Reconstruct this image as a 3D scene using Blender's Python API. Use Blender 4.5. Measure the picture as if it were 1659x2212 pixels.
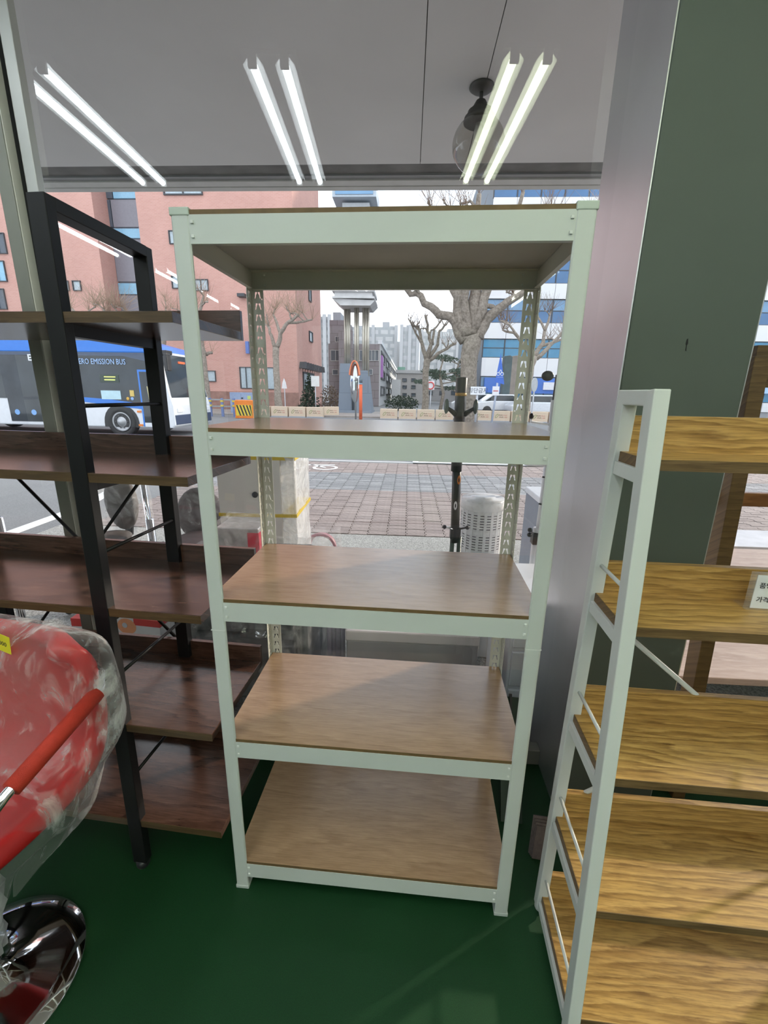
import bpy, bmesh, math, random
from math import radians, sin, cos, pi, sqrt, atan2
from mathutils import Vector, Matrix
from mathutils.geometry import tessellate_polygon

for o in list(bpy.data.objects):
    bpy.data.objects.remove(o)
scene = bpy.context.scene
COL = scene.collection
random.seed(7)

# ---------------------------------------------------------------- camera
IMG_W, IMG_H = 1659.0, 2212.0
FOCAL = 939.622                       # focal length in pixels of the 1659x2212 frame
CAM = Vector((0.4776, -0.9471, 1.4615))
YAW, PITCH, ROLL = radians(-2.943), radians(-15.435), radians(1.005)
_f = Vector((sin(YAW)*cos(PITCH), cos(YAW)*cos(PITCH), sin(PITCH)))
_r0 = Vector((cos(YAW), -sin(YAW), 0))
_u0 = _r0.cross(_f)
_r = cos(ROLL)*_r0 + sin(ROLL)*_u0
_u = -sin(ROLL)*_r0 + cos(ROLL)*_u0
camd = bpy.data.cameras.new('camera')
camo = bpy.data.objects.new('camera', camd)
COL.objects.link(camo)
camd.sensor_fit = 'VERTICAL'
camd.sensor_height = 24.0
camd.lens = 24.0*FOCAL/IMG_H
camd.clip_start = 0.02
camd.clip_end = 1200
camo.matrix_world = Matrix(((_r.x, _u.x, -_f.x, CAM.x), (_r.y, _u.y, -_f.y, CAM.y),
                            (_r.z, _u.z, -_f.z, CAM.z), (0, 0, 0, 1)))
scene.camera = camo


def ray(u, v):
    return _r*((u-IMG_W/2)/FOCAL) - _u*((v-IMG_H/2)/FOCAL) + _f


def on_z(u, v, z=0.0):
    d = ray(u, v)
    return CAM + d*((z-CAM.z)/d.z)


def on_y(u, v, y):
    d = ray(u, v)
    return CAM + d*((y-CAM.y)/d.y)


def on_x(u, v, x):
    d = ray(u, v)
    return CAM + d*((x-CAM.x)/d.x)


# ---------------------------------------------------------------- sky, sun, exposure
SKY_STRENGTH = 2.3
SUN_STRENGTH = 4.0
LAMP_STRENGTH = 20.0
world = bpy.data.worlds.new('overcast_sky')
scene.world = world
world.use_nodes = True
wn = world.node_tree
wn.nodes.clear()
wo = wn.nodes.new('ShaderNodeOutputWorld')
wb = wn.nodes.new('ShaderNodeBackground')
wt = wn.nodes.new('ShaderNodeTexCoord')
wm = wn.nodes.new('ShaderNodeMapping')
wm.inputs['Scale'].default_value = (1.2, 1.2, 4.0)
wx = wn.nodes.new('ShaderNodeTexNoise')
wx.inputs['Scale'].default_value = 2.2
wx.inputs['Detail'].default_value = 5
wr = wn.nodes.new('ShaderNodeValToRGB')
wr.color_ramp.elements[0].position = 0.35
wr.color_ramp.elements[0].color = (0.74, 0.85, 1.0, 1)
wr.color_ramp.elements[1].position = 0.62
wr.color_ramp.elements[1].color = (0.97, 0.98, 1.0, 1)
wn.links.new(wt.outputs['Generated'], wm.inputs['Vector'])
wn.links.new(wm.outputs['Vector'], wx.inputs['Vector'])
wn.links.new(wx.outputs['Fac'], wr.inputs['Fac'])
wn.links.new(wr.outputs['Color'], wb.inputs['Color'])
wb.inputs['Strength'].default_value = SKY_STRENGTH
wn.links.new(wb.outputs['Background'], wo.inputs['Surface'])

sund = bpy.data.lights.new('sun_offscreen', 'SUN')
sund.energy = SUN_STRENGTH
sund.angle = radians(2.0)
sund.color = (1.0, 0.86, 0.70)
suno = bpy.data.objects.new('sun_offscreen', sund)
COL.objects.link(suno)
suno.location = (60, 45, 40)
suno.rotation_euler = (-Vector((0.86, 0.51, 0.36))).to_track_quat('-Z', 'Y').to_euler()

scene.view_settings.view_transform = 'Standard'
scene.view_settings.look = 'None'
scene.view_settings.exposure = 0.0
scene.view_settings.gamma = 1.0
scene.view_settings.use_curve_mapping = False


# ---------------------------------------------------------------- materials
MATS = {}


def base_mat(name):
    m = bpy.data.materials.new(name)
    m.use_nodes = True
    nt = m.node_tree
    b = nt.nodes.get('Principled BSDF')
    return m, nt, b


def tex_coord(nt, scale=(1, 1, 1), kind='Object'):
    t = nt.nodes.new('ShaderNodeTexCoord')
    mp = nt.nodes.new('ShaderNodeMapping')
    mp.inputs['Scale'].default_value = scale
    nt.links.new(t.outputs[kind], mp.inputs['Vector'])
    return mp.outputs['Vector']


def noise(nt, vec, scale=5, detail=3, rough=0.5, dist=0.0):
    n = nt.nodes.new('ShaderNodeTexNoise')
    n.inputs['Scale'].default_value = scale
    n.inputs['Detail'].default_value = detail
    n.inputs['Roughness'].default_value = rough
    n.inputs['Distortion'].default_value = dist
    nt.links.new(vec, n.inputs['Vector'])
    return n.outputs['Fac']


def ramp(nt, fac, stops):
    r = nt.nodes.new('ShaderNodeValToRGB')
    cr = r.color_ramp
    cr.elements[0].position, cr.elements[0].color = stops[0][0], (*stops[0][1], 1)
    cr.elements[1].position, cr.elements[1].color = stops[-1][0], (*stops[-1][1], 1)
    for p, c in stops[1:-1]:
        e = cr.elements.new(p)
        e.color = (*c, 1)
    nt.links.new(fac, r.inputs['Fac'])
    return r.outputs['Color']


def mixc(nt, a, b, fac, mode='MIX'):
    m = nt.nodes.new('ShaderNodeMix')
    m.data_type = 'RGBA'
    m.blend_type = mode
    for s, i in ((a, 6), (b, 7)):
        if isinstance(s, tuple):
            m.inputs[i].default_value = (*s, 1)
        else:
            nt.links.new(s, m.inputs[i])
    if isinstance(fac, float):
        m.inputs[0].default_value = fac
    else:
        nt.links.new(fac, m.inputs[0])
    return m.outputs[2]


def bump(nt, b, height, strength=0.2, dist=0.01):
    bp = nt.nodes.new('ShaderNodeBump')
    bp.inputs['Strength'].default_value = strength
    bp.inputs['Distance'].default_value = dist
    nt.links.new(height, bp.inputs['Height'])
    nt.links.new(bp.outputs['Normal'], b.inputs['Normal'])


def paint(name, col, rough=0.5, metal=0.0, var=0.06, scale=8, bmp=0.0, emit=None, spec=0.5):
    """plain coloured stuff with a faint procedural mottling"""
    if name in MATS:
        return MATS[name]
    m, nt, b = base_mat(name)
    v = tex_coord(nt)
    n = noise(nt, v, scale, 4)
    c0 = tuple(max(0, c*(1-var)) for c in col)
    c1 = tuple(min(1, c*(1+var)) for c in col)
    nt.links.new(ramp(nt, n, [(0.3, c0), (0.7, c1)]), b.inputs['Base Color'])
    b.inputs['Roughness'].default_value = rough
    b.inputs['Metallic'].default_value = metal
    b.inputs['Specular IOR Level'].default_value = spec
    if bmp:
        bump(nt, b, noise(nt, v, scale*12, 3), bmp, 0.003)
    if emit:
        b.inputs['Emission Color'].default_value = (*emit[0], 1)
        b.inputs['Emission Strength'].default_value = emit[1]
    MATS[name] = m
    return m


def wood(name, dark, mid, light, rings=26.0, rough=0.38, warp=5.0, streak=0.5, coat=0.0, fine=90, wmix=0.4):
    """grain runs along local X; growth rings are contours of y+z bent by a long soft noise"""
    m, nt, b = base_mat(name)
    t = nt.nodes.new('ShaderNodeTexCoord')
    s = nt.nodes.new('ShaderNodeSeparateXYZ')
    nt.links.new(t.outputs['Object'], s.inputs[0])

    def mth(op, a, c):
        q = nt.nodes.new('ShaderNodeMath')
        q.operation = op
        for k, v in enumerate((a, c)):
            if v is None:
                continue
            if isinstance(v, (int, float)):
                q.inputs[k].default_value = v
            else:
                nt.links.new(v, q.inputs[k])
        return q.outputs[0]
    yz = mth('ADD', s.outputs[1], mth('MULTIPLY', s.outputs[2], 1.37))
    cb = nt.nodes.new('ShaderNodeCombineXYZ')
    nt.links.new(s.outputs[0], cb.inputs[0])
    nt.links.new(yz, cb.inputs[1])

    def mp(sc):
        q = nt.nodes.new('ShaderNodeMapping')
        q.inputs['Scale'].default_value = sc
        nt.links.new(cb.outputs[0], q.inputs['Vector'])
        return q.outputs['Vector']
    big = noise(nt, mp((1.1, 4.5, 1)), 1.6, 3, 0.5, 0.3)
    small = noise(nt, mp((6, 30, 1)), 2.0, 4, 0.6, 0.2)
    fin = noise(nt, mp((5.0, fine*2.2, 1)), 2.5, 4, 0.62)
    ph = mth('ADD', mth('MULTIPLY', yz, rings), mth('ADD', mth('MULTIPLY', big, warp), mth('MULTIPLY', small, 0.55)))
    ring = mth('FRACT', ph, None)
    a = ramp(nt, ring, [(0.0, light), (0.45, mid), (0.86, dark), (1.0, light)])
    bb = ramp(nt, small, [(0.28, dark), (0.5, mid), (0.72, light)])
    c = mixc(nt, bb, a, wmix)
    f = ramp(nt, fin, [(0.36, (0.52, 0.49, 0.45)), (0.56, (1, 1, 1))])
    c2 = mixc(nt, c, f, streak, 'MULTIPLY')
    nt.links.new(c2, b.inputs['Base Color'])
    b.inputs['Roughness'].default_value = rough
    b.inputs['Coat Weight'].default_value = coat
    b.inputs['Coat Roughness'].default_value = 0.22
    bump(nt, b, fin, 0.08, 0.002)
    MATS[name] = m
    return m


def plastic_film(name, tint=(0.93, 0.94, 0.95), lo=0.12, hi=0.75, scale=9.0, stretch=(1, 1, 1), graze=0.0, fmin=0.42, fmax=0.75):
    """crinkled clear polythene: partly see-through, partly milky, shiny"""
    m, nt, b = base_mat(name)
    v = tex_coord(nt, stretch)
    n = noise(nt, v, scale, 6, 0.62, 1.4)
    b.inputs['Base Color'].default_value = (*tint, 1)
    b.inputs['Roughness'].default_value = 0.18
    b.inputs['Specular IOR Level'].default_value = 0.7
    bump(nt, b, n, 0.9, 0.02)
    tr = nt.nodes.new('ShaderNodeBsdfTransparent')
    mx = nt.nodes.new('ShaderNodeMixShader')
    mr = nt.nodes.new('ShaderNodeMapRange')
    mr.inputs['From Min'].default_value = fmin
    mr.inputs['From Max'].default_value = fmax
    mr.inputs['To Min'].default_value = lo
    mr.inputs['To Max'].default_value = hi
    nt.links.new(n, mr.inputs['Value'])
    fac = mr.outputs[0]
    if graze:
        lw = nt.nodes.new('ShaderNodeLayerWeight')
        lw.inputs['Blend'].default_value = 0.25
        ad = nt.nodes.new('ShaderNodeMath')
        ad.operation = 'MULTIPLY_ADD'
        ad.use_clamp = True
        ad.inputs[1].default_value = graze
        nt.links.new(lw.outputs['Facing'], ad.inputs[0])
        nt.links.new(fac, ad.inputs[2])
        fac = ad.outputs[0]
    nt.links.new(fac, mx.inputs['Fac'])
    nt.links.new(tr.outputs[0], mx.inputs[1])
    nt.links.new(b.outputs[0], mx.inputs[2])
    out = nt.nodes.get('Material Output')
    nt.links.new(mx.outputs[0], out.inputs['Surface'])
    MATS[name] = m
    return m


def glass_pane(name, gain=1.9, tint=(0.97, 0.985, 0.98), ior=1.5):
    """thin window glass: clear with Fresnel mirror reflection"""
    m = bpy.data.materials.new(name)
    m.use_nodes = True
    nt = m.node_tree
    nt.nodes.clear()
    out = nt.nodes.new('ShaderNodeOutputMaterial')
    tr = nt.nodes.new('ShaderNodeBsdfTransparent')
    tr.inputs['Color'].default_value = (*tint, 1)
    gl = nt.nodes.new('ShaderNodeBsdfGlossy')
    gl.inputs['Roughness'].default_value = 0.0
    fr = nt.nodes.new('ShaderNodeFresnel')
    fr.inputs['IOR'].default_value = ior
    mu = nt.nodes.new('ShaderNodeMath')
    mu.operation = 'MULTIPLY'
    mu.use_clamp = True
    mu.inputs[1].default_value = gain
    mx = nt.nodes.new('ShaderNodeMixShader')
    nt.links.new(fr.outputs[0], mu.inputs[0])
    nt.links.new(mu.outputs[0], mx.inputs['Fac'])
    nt.links.new(tr.outputs[0], mx.inputs[1])
    nt.links.new(gl.outputs[0], mx.inputs[2])
    nt.links.new(mx.outputs[0], out.inputs['Surface'])
    MATS[name] = m
    return m


def emitter(name, col, strength):
    m = bpy.data.materials.new(name)
    m.use_nodes = True
    nt = m.node_tree
    nt.nodes.clear()
    out = nt.nodes.new('ShaderNodeOutputMaterial')
    e = nt.nodes.new('ShaderNodeEmission')
    e.inputs['Color'].default_value = (*col, 1)
    e.inputs['Strength'].default_value = strength
    nt.links.new(e.outputs[0], out.inputs['Surface'])
    MATS[name] = m
    return m


def brick_mat(name, c1, c2, mortar, bw, bh, msize=0.012, rough=0.9):
    """far masonry or a far window grid, laid along x+y and z"""
    m, nt, b = base_mat(name)
    t = nt.nodes.new('ShaderNodeTexCoord')
    s = nt.nodes.new('ShaderNodeSeparateXYZ')
    nt.links.new(t.outputs['Object'], s.inputs[0])
    ad = nt.nodes.new('ShaderNodeMath')
    ad.operation = 'ADD'
    nt.links.new(s.outputs[0], ad.inputs[0])
    nt.links.new(s.outputs[1], ad.inputs[1])
    cb = nt.nodes.new('ShaderNodeCombineXYZ')
    nt.links.new(ad.outputs[0], cb.inputs[0])
    nt.links.new(s.outputs[2], cb.inputs[1])
    br = nt.nodes.new('ShaderNodeTexBrick')
    br.inputs['Color1'].default_value = (*c1, 1)
    br.inputs['Color2'].default_value = (*c2, 1)
    br.inputs['Mortar'].default_value = (*mortar, 1)
    br.inputs['Scale'].default_value = 1
    br.inputs['Mortar Size'].default_value = msize
    br.inputs['Brick Width'].default_value = bw
    br.inputs['Row Height'].default_value = bh
    nt.links.new(cb.outputs[0], br.inputs['Vector'])
    n = noise(nt, cb.outputs[0], 0.35, 4)
    c = mixc(nt, br.outputs['Color'], ramp(nt, n, [(0.3, (0.86, 0.86, 0.86)), (0.7, (1, 1, 1))]), 1.0, 'MULTIPLY')
    nt.links.new(c, b.inputs['Base Color'])
    b.inputs['Roughness'].default_value = rough
    MATS[name] = m
    return m


# ---------------------------------------------------------------- mesh helpers
class MB:
    def __init__(self):
        self.v = []
        self.f = []

    def add(self, vs, fs):
        o = len(self.v)
        self.v += [tuple(x) for x in vs]
        self.f += [tuple(i+o for i in q) for q in fs]
        return self

    def box(self, x0, y0, z0, x1, y1, z1):
        vs = [(x0, y0, z0), (x1, y0, z0), (x1, y1, z0), (x0, y1, z0),
              (x0, y0, z1), (x1, y0, z1), (x1, y1, z1), (x0, y1, z1)]
        fs = [(3, 2, 1, 0), (4, 5, 6, 7), (0, 1, 5, 4), (1, 2, 6, 5), (2, 3, 7, 6), (3, 0, 4, 7)]
        return self.add(vs, fs)

    def bar(self, p, q, w, h, side=None):
        """rectangular bar from p to q; w across `side`, h the other way"""
        p, q = Vector(p), Vector(q)
        d = (q-p).normalized()
        s = Vector(side) if side is not None else (Vector((0, 0, 1)).cross(d) if abs(d.z) < 0.95 else Vector((1, 0, 0)))
        s = (s - d*s.dot(d)).normalized()
        t = d.cross(s)
        vs = []
        for c in (p, q):
            for a, b in ((-1, -1), (1, -1), (1, 1), (-1, 1)):
                vs.append(c + s*(a*w/2) + t*(b*h/2))
        fs = [(3, 2, 1, 0), (4, 5, 6, 7), (0, 1, 5, 4), (1, 2, 6, 5), (2, 3, 7, 6), (3, 0, 4, 7)]
        return self.add(vs, fs)

    def tube(self, pts, r, n=8, cap=True):
        pts = [Vector(p) for p in pts]
        rs = r if isinstance(r, (list, tuple)) else [r]*len(pts)
        vs, fs = [], []
        ref = None
        for i, p in enumerate(pts):
            a = pts[max(i-1, 0)]
            b = pts[min(i+1, len(pts)-1)]
            d = (b-a).normalized()
            if ref is None:
                ref = Vector((0, 0, 1)) if abs(d.z) < 0.9 else Vector((1, 0, 0))
            s = ref - d*ref.dot(d)
            if s.length < 1e-4:
                s = Vector((1, 0, 0)) if abs(d.x) < 0.9 else Vector((0, 1, 0))
                s = s - d*s.dot(d)
            s.normalize()
            ref = s
            t = d.cross(s)
            for k in range(n):
                an = 2*pi*k/n
                vs.append(p + (s*cos(an) + t*sin(an))*rs[i])
        for i in range(len(pts)-1):
            for k in range(n):
                k2 = (k+1) % n
                fs.append((i*n+k, i*n+k2, (i+1)*n+k2, (i+1)*n+k))
        if cap:
            fs.append(tuple(range(n-1, -1, -1)))
            fs.append(tuple((len(pts)-1)*n+k for k in range(n)))
        return self.add(vs, fs)

    def lathe(self, prof, n=24, c=(0, 0, 0), cap=True):
        vs, fs = [], []
        for r, z in prof:
            for k in range(n):
                an = 2*pi*k/n
                vs.append((c[0]+r*cos(an), c[1]+r*sin(an), c[2]+z))
        for i in range(len(prof)-1):
            for k in range(n):
                k2 = (k+1) % n
                fs.append((i*n+k, i*n+k2, (i+1)*n+k2, (i+1)*n+k))
        if cap:
            fs.append(tuple(range(n-1, -1, -1)))
            fs.append(tuple((len(prof)-1)*n+k for k in range(n)))
        return self.add(vs, fs)

    def prism(self, poly, y0, y1, axis='y'):
        """poly of (a, b) extruded along an axis: y -> (a, y, b); x -> (y, a, b); z -> (a, b, y)"""
        def mp(a, b, t):
            return (a, t, b) if axis == 'y' else ((t, a, b) if axis == 'x' else (a, b, t))
        n = len(poly)
        vs = [mp(a, b, y0) for a, b in poly] + [mp(a, b, y1) for a, b in poly]
        fs = [tuple(range(n)), tuple(range(2*n-1, n-1, -1))]
        for i in range(n):
            j = (i+1) % n
            fs.append((j, i, n+i, n+j))
        return self.add(vs, fs)

    def ball(self, c, r, n=10, m=6, sq=(1, 1, 1)):
        vs, fs = [], []
        for i in range(1, m):
            a = pi*i/m
            for k in range(n):
                b = 2*pi*k/n
                vs.append((c[0]+r*sq[0]*sin(a)*cos(b), c[1]+r*sq[1]*sin(a)*sin(b), c[2]+r*sq[2]*cos(a)))
        vs.append((c[0], c[1], c[2]+r*sq[2]))
        vs.append((c[0], c[1], c[2]-r*sq[2]))
        T, B = len(vs)-2, len(vs)-1
        for i in range(m-2):
            for k in range(n):
                k2 = (k+1) % n
                fs.append((i*n+k, (i+1)*n+k, (i+1)*n+k2, i*n+k2))
        for k in range(n):
            k2 = (k+1) % n
            fs.append((T, k, k2))
            fs.append((B, (m-2)*n+k2, (m-2)*n+k))
        return self.add(vs, fs)

    def mesh(self, name):
        me = bpy.data.meshes.new(name)
        me.from_pydata(self.v, [], self.f)
        bm = bmesh.new()
        bm.from_mesh(me)
        bmesh.ops.recalc_face_normals(bm, faces=bm.faces)
        bm.to_mesh(me)
        bm.free()
        me.update()
        return me

    def build(self, name, m, parent=None, smooth=False, bevel=0.0, loc=None, rotz=None):
        me = self.mesh(name)
        if m is not None:
            me.materials.append(m)
        if smooth:
            for p in me.polygons:
                p.use_smooth = True
        o = bpy.data.objects.new(name, me)
        COL.objects.link(o)
        if parent is not None:
            o.parent = parent
        if loc is not None:
            o.location = loc
        if rotz is not None:
            o.rotation_euler = (0, 0, rotz)
        if bevel:
            bv = o.modifiers.new('bevel', 'BEVEL')
            bv.width = bevel
            bv.segments = 2
            bv.limit_method = 'ANGLE'
            bv.angle_limit = radians(40)
        return o


def thing(name, label, cat, loc=(0, 0, 0), rotz=0.0, group=None):
    o = bpy.data.objects.new(name, None)
    COL.objects.link(o)
    o.location = loc
    o.rotation_euler = (0, 0, rotz)
    o.empty_display_size = 0.1
    o['label'] = label
    o['category'] = cat
    if group:
        o['group'] = group
    return o


def tag(o, label, cat, group=None, kind=None):
    o['label'] = label
    o['category'] = cat
    if group:
        o['group'] = group
    if kind:
        o['kind'] = kind
    return o


def struct(o, label=None):
    o['kind'] = 'structure'
    if label:
        o['label'] = label
    return o


def empty_struct(name, label, loc=(0, 0, 0)):
    o = bpy.data.objects.new(name, None)
    COL.objects.link(o)
    o.location = loc
    return struct(o, label)


def copy_tree(root, loc=None, rotz=None):
    r = root.copy()
    COL.objects.link(r)
    if loc is not None:
        r.location = loc
    if rotz is not None:
        r.rotation_euler = (0, 0, rotz)
    for ch in list(root.children):
        c = ch.copy()
        COL.objects.link(c)
        c.parent = r
        for g in list(ch.children):
            d = g.copy()
            COL.objects.link(d)
            d.parent = c
    return r


def text(name, body, size, m, parent, loc, rot, align='LEFT', depth=0.0006, bold=0.0, sx=1.0, width=None):
    """flat lettering turned into a mesh part"""
    cu = bpy.data.curves.new(name, 'FONT')
    cu.body = body
    cu.size = size
    cu.align_x = align
    cu.extrude = depth
    cu.offset = bold
    cu.resolution_u = 2
    tmp = bpy.data.objects.new(name+'_tmp', cu)
    COL.objects.link(tmp)
    dg = bpy.context.evaluated_depsgraph_get()
    me = bpy.data.meshes.new_from_object(tmp.evaluated_get(dg))
    bpy.data.objects.remove(tmp)
    me.name = name
    me.materials.clear()
    me.materials.append(m)
    o = bpy.data.objects.new(name, me)
    COL.objects.link(o)
    o.parent = parent
    o.location = loc
    o.rotation_euler = rot
    if width:
        xs = [v.co.x for v in me.vertices]
        sx = width/(max(xs)-min(xs))
    o.scale = (sx, 1, 1)
    return o


FRONT = (radians(90), 0, 0)       # text readable from -y

# shared materials
M_white = paint('white_steel_paint', (0.575, 0.605, 0.575), 0.42, 0.0, 0.03, 4)
M_white2 = paint('pale_steel_paint', (0.68, 0.70, 0.67), 0.40, 0.0, 0.03, 4)
M_cream = paint('slotted_steel_paint', (0.62, 0.62, 0.56), 0.45, 0.0, 0.03, 4)
M_black = paint('black_steel_paint', (0.007, 0.007, 0.008), 0.45, 0.0, 0.1, 6, spec=0.3)
M_blackp = paint('black_plastic', (0.02, 0.02, 0.024), 0.35, 0.0, 0.1, 6)
M_chrome = paint('chrome', (0.86, 0.86, 0.88), 0.06, 1.0, 0.01, 3)
M_silver = paint('brushed_silver', (0.60, 0.61, 0.63), 0.34, 0.85, 0.05, 3)
M_alu = paint('aluminium_frame', (0.46, 0.46, 0.44), 0.38, 0.6, 0.06, 3)
M_alu2 = paint('dull_aluminium', (0.26, 0.26, 0.23), 0.45, 0.4, 0.06, 3)
M_tan = wood('tan_board', (0.30, 0.178, 0.098), (0.385, 0.240, 0.138), (0.45, 0.288, 0.172), 10, 0.27, 5, 0.35, 0.55, 60, 0.28)
M_edge = paint('board_edge', (0.15, 0.09, 0.035), 0.6, 0, 0.15, 40)
M_walnut = wood('walnut_board', (0.040, 0.018, 0.012), (0.086, 0.040, 0.027), (0.135, 0.070, 0.048), 14, 0.24, 6, 0.65, 0.5, 45, 0.45)
M_walnut_edge = wood('walnut_edge', (0.055, 0.03, 0.012), (0.095, 0.055, 0.022), (0.13, 0.08, 0.035), 30, 0.45, 4.0, 0.6, 0.0, 80)
M_oak = wood('oak_board', (0.22, 0.108, 0.024), (0.49, 0.285, 0.082), (0.64, 0.40, 0.14), 38, 0.40, 7, 0.8, 0.1, 36, 0.55)
M_oak_edge = wood('oak_edge', (0.09, 0.05, 0.018), (0.17, 0.10, 0.04), (0.22, 0.135, 0.06), 40, 0.5, 4.0, 0.7, 0.0, 60)
M_brown = wood('brown_timber', (0.075, 0.042, 0.016), (0.135, 0.08, 0.03), (0.19, 0.115, 0.048), 30, 0.45, 4.0, 0.6, 0.0, 60)
M_film = plastic_film('clear_plastic_film', (0.93, 0.94, 0.95), 0.04, 0.42, 8)
M_film2 = plastic_film('milky_plastic_film', (0.9, 0.92, 0.95), 0.45, 0.95, 7)
M_clear = plastic_film('clear_acrylic', (0.95, 0.97, 0.98), 0.08, 0.2, 3)
M_dark = paint('dark_gap', (0.01, 0.01, 0.011), 0.8)

# ================================================================ the room
GY = 0.553            # glass plane
CZ = 3.0              # shop ceiling
COLX0, COLX1, COLY = 1.053, 1.385, 0.33


def floor_material():
    m, nt, b = base_mat('green_vinyl_floor')
    v = tex_coord(nt)
    n1 = noise(nt, v, 1.6, 4, 0.55)
    n2 = noise(nt, v, 420, 3, 0.7)
    a = ramp(nt, n1, [(0.3, (0.003, 0.034, 0.009)), (0.7, (0.006, 0.048, 0.013))])
    c = mixc(nt, a, ramp(nt, n2, [(0.3, (0.7, 0.7, 0.7)), (0.7, (1.25, 1.25, 1.25))]), 1.0, 'MULTIPLY')
    nt.links.new(c, b.inputs['Base Color'])
    b.inputs['Roughness'].default_value = 0.55
    b.inputs['Specular IOR Level'].default_value = 0.35
    bump(nt, b, n2, 0.25, 0.002)
    return m


struct(MB().box(-5, -7, -0.12, 6, GY+0.06, 0).build('floor', floor_material()), 'dark green vinyl shop floor')
M_wall = paint('wall_paint', (0.62, 0.62, 0.58), 0.8, 0, 0.04, 2)
struct(MB().box(-5.1, -7.1, 0, 6.1, -7, CZ).build('wall_back', M_wall), 'plain shop wall')
struct(MB().box(-5.1, -7, 0, -5, GY-0.03, CZ).build('wall_left', M_wall), 'plain shop wall')
struct(MB().box(6, -7, 0, 6.1, GY-0.03, CZ).build('wall_right', M_wall), 'plain shop wall')
struct(MB().box(-5.1, -7.1, CZ, 6.1, GY-0.03, CZ+0.1).build('ceiling', paint('ceiling_tile', (0.70, 0.70, 0.68), 0.8, 0, 0.03, 2)), 'pale shop ceiling')
struct(MB().box(-5.1, GY-0.03, 2.95, 6.1, GY+0.5, 4.2).build('wall_header', paint('header_grey', (0.35, 0.35, 0.35), 0.7)), 'grey header over the shop windows')

# column between the windows: grey-green front, silver side sheet
M_col = paint('grey_green_cladding', (0.085, 0.105, 0.090), 0.62, 0, 0.05, 3, 0.05)
colm = struct(MB().box(COLX0+0.004, COLY, 0, COLX1-0.003, GY+0.12, 3.0).build('wall_column', M_col, bevel=0.004), 'grey green clad column between the windows')
MB().box(COLX0, COLY+0.003, 0.0, COLX0+0.004, GY+0.118, 3.0).build('side_panel', M_silver, colm, bevel=0.001)['label'] = 'silver metal sheet on the column side'
MB().box(COLX1-0.003, COLY+0.003, 0.0, COLX1, GY+0.118, 3.0).build('side_panel', M_silver, colm)
sc = on_y(1483, 745, COLY)
MB().prism([(-0.002, 0.014), (0.001, 0.016), (0.003, 0.004), (0.001, -0.002), (0.002, -0.016), (-0.001, -0.014), (-0.001, -0.002), (-0.003, 0.002)], -0.0006, 0.0004).build(
    'paint_chip', M_dark, colm, loc=sc)

# windows
M_glass = glass_pane('window_glass')


def window(name, x0, x1, label):
    w = empty_struct(name, label, ((x0+x1)/2, GY, 0))
    hx = (x1-x0)/2
    MB().box(-hx, -0.025, 0.0, hx, 0.025, 0.07).build('sill_rail', M_alu2, w, bevel=0.003)
    MB().box(-hx, -0.02, 2.90, hx, 0.02, 2.95).build('head_rail', M_alu2, w, bevel=0.003)
    g = MB().add([(-hx, 0, 0.065), (hx, 0, 0.065), (hx, 0, 2.905), (-hx, 0, 2.905)], [(0, 1, 2, 3)]).build('pane', M_glass, w)
    return w


XA0 = on_y(47, 668, 0.50).x
XA1 = on_y(75, 668, 0.50).x
XB1 = on_y(126, 668, 0.525).x
window('window_1', XB1, COLX0, 'large shop window behind the white rack')
window('window_2', COLX1, 6.0, 'shop window beyond the grey column')
window('window_3', -5.0, XA0, 'shop window beyond the metal mullion')
mull = struct(MB().box(XA0, 0.50, 0, XA1, 0.60, 2.95).build('trim_1', M_alu2, bevel=0.002), 'aluminium window mullion')
MB().box(XA1, 0.503, 0, XA1+0.003, 0.597, 2.95).build('edge_strip', paint('light_aluminium', (0.72, 0.71, 0.66), 0.5, 0.1), mull)
MB().box(XA1+0.003, 0.535, 0, XB1-0.036, 0.553, 2.95).build('gasket', M_dark, mull)
MB().box(XB1-0.036, 0.525, 0, XB1, 0.5535, 2.95).build('jamb', M_alu, mull, bevel=0.002)

# fluorescent fittings on the shop ceiling
LAMPS = {'cool': emitter('tube_cool_white', (0.86, 0.95, 1.0), LAMP_STRENGTH),
         'warm': emitter('tube_green_white', (0.90, 1.0, 0.72), LAMP_STRENGTH)}
M_pan = paint('lamp_pan_white', (0.9, 0.9, 0.88), 0.4)


def ceiling_light(label, kind):
    t = thing('ceiling_light_offscreen', label, 'ceiling light', (0, 0, 0), 0, 'twin tube lights under the shop ceiling')
    MB().box(-0.13, -0.61, 0.032, 0.13, 0.61, 0.05).build('pan', M_pan, t)
    for s in (-1, 1):
        MB().tube([(s*0.076, -0.59, -0.004), (s*0.076, 0.60, -0.004)], 0.019, 10).build('tube_offscreen', LAMPS[kind], t, True)
        MB().prism([(s*0.076-0.048, -0.006), (s*0.076-0.022, 0.024), (s*0.076+0.022, 0.024), (s*0.076+0.048, -0.006), (s*0.076+0.050, -0.004), (s*0.076+0.024, 0.033), (s*0.076-0.024, 0.033), (s*0.076-0.050, -0.004)], -0.60, 0.60).build('reflector', M_pan, t)
        for e in (-1, 1):
            MB().box(s*0.076-0.02, e*0.612-0.010, -0.024, s*0.076+0.02, e*0.612+0.010, 0.04).build('lamp_holder', M_pan, t)
    return t


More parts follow.
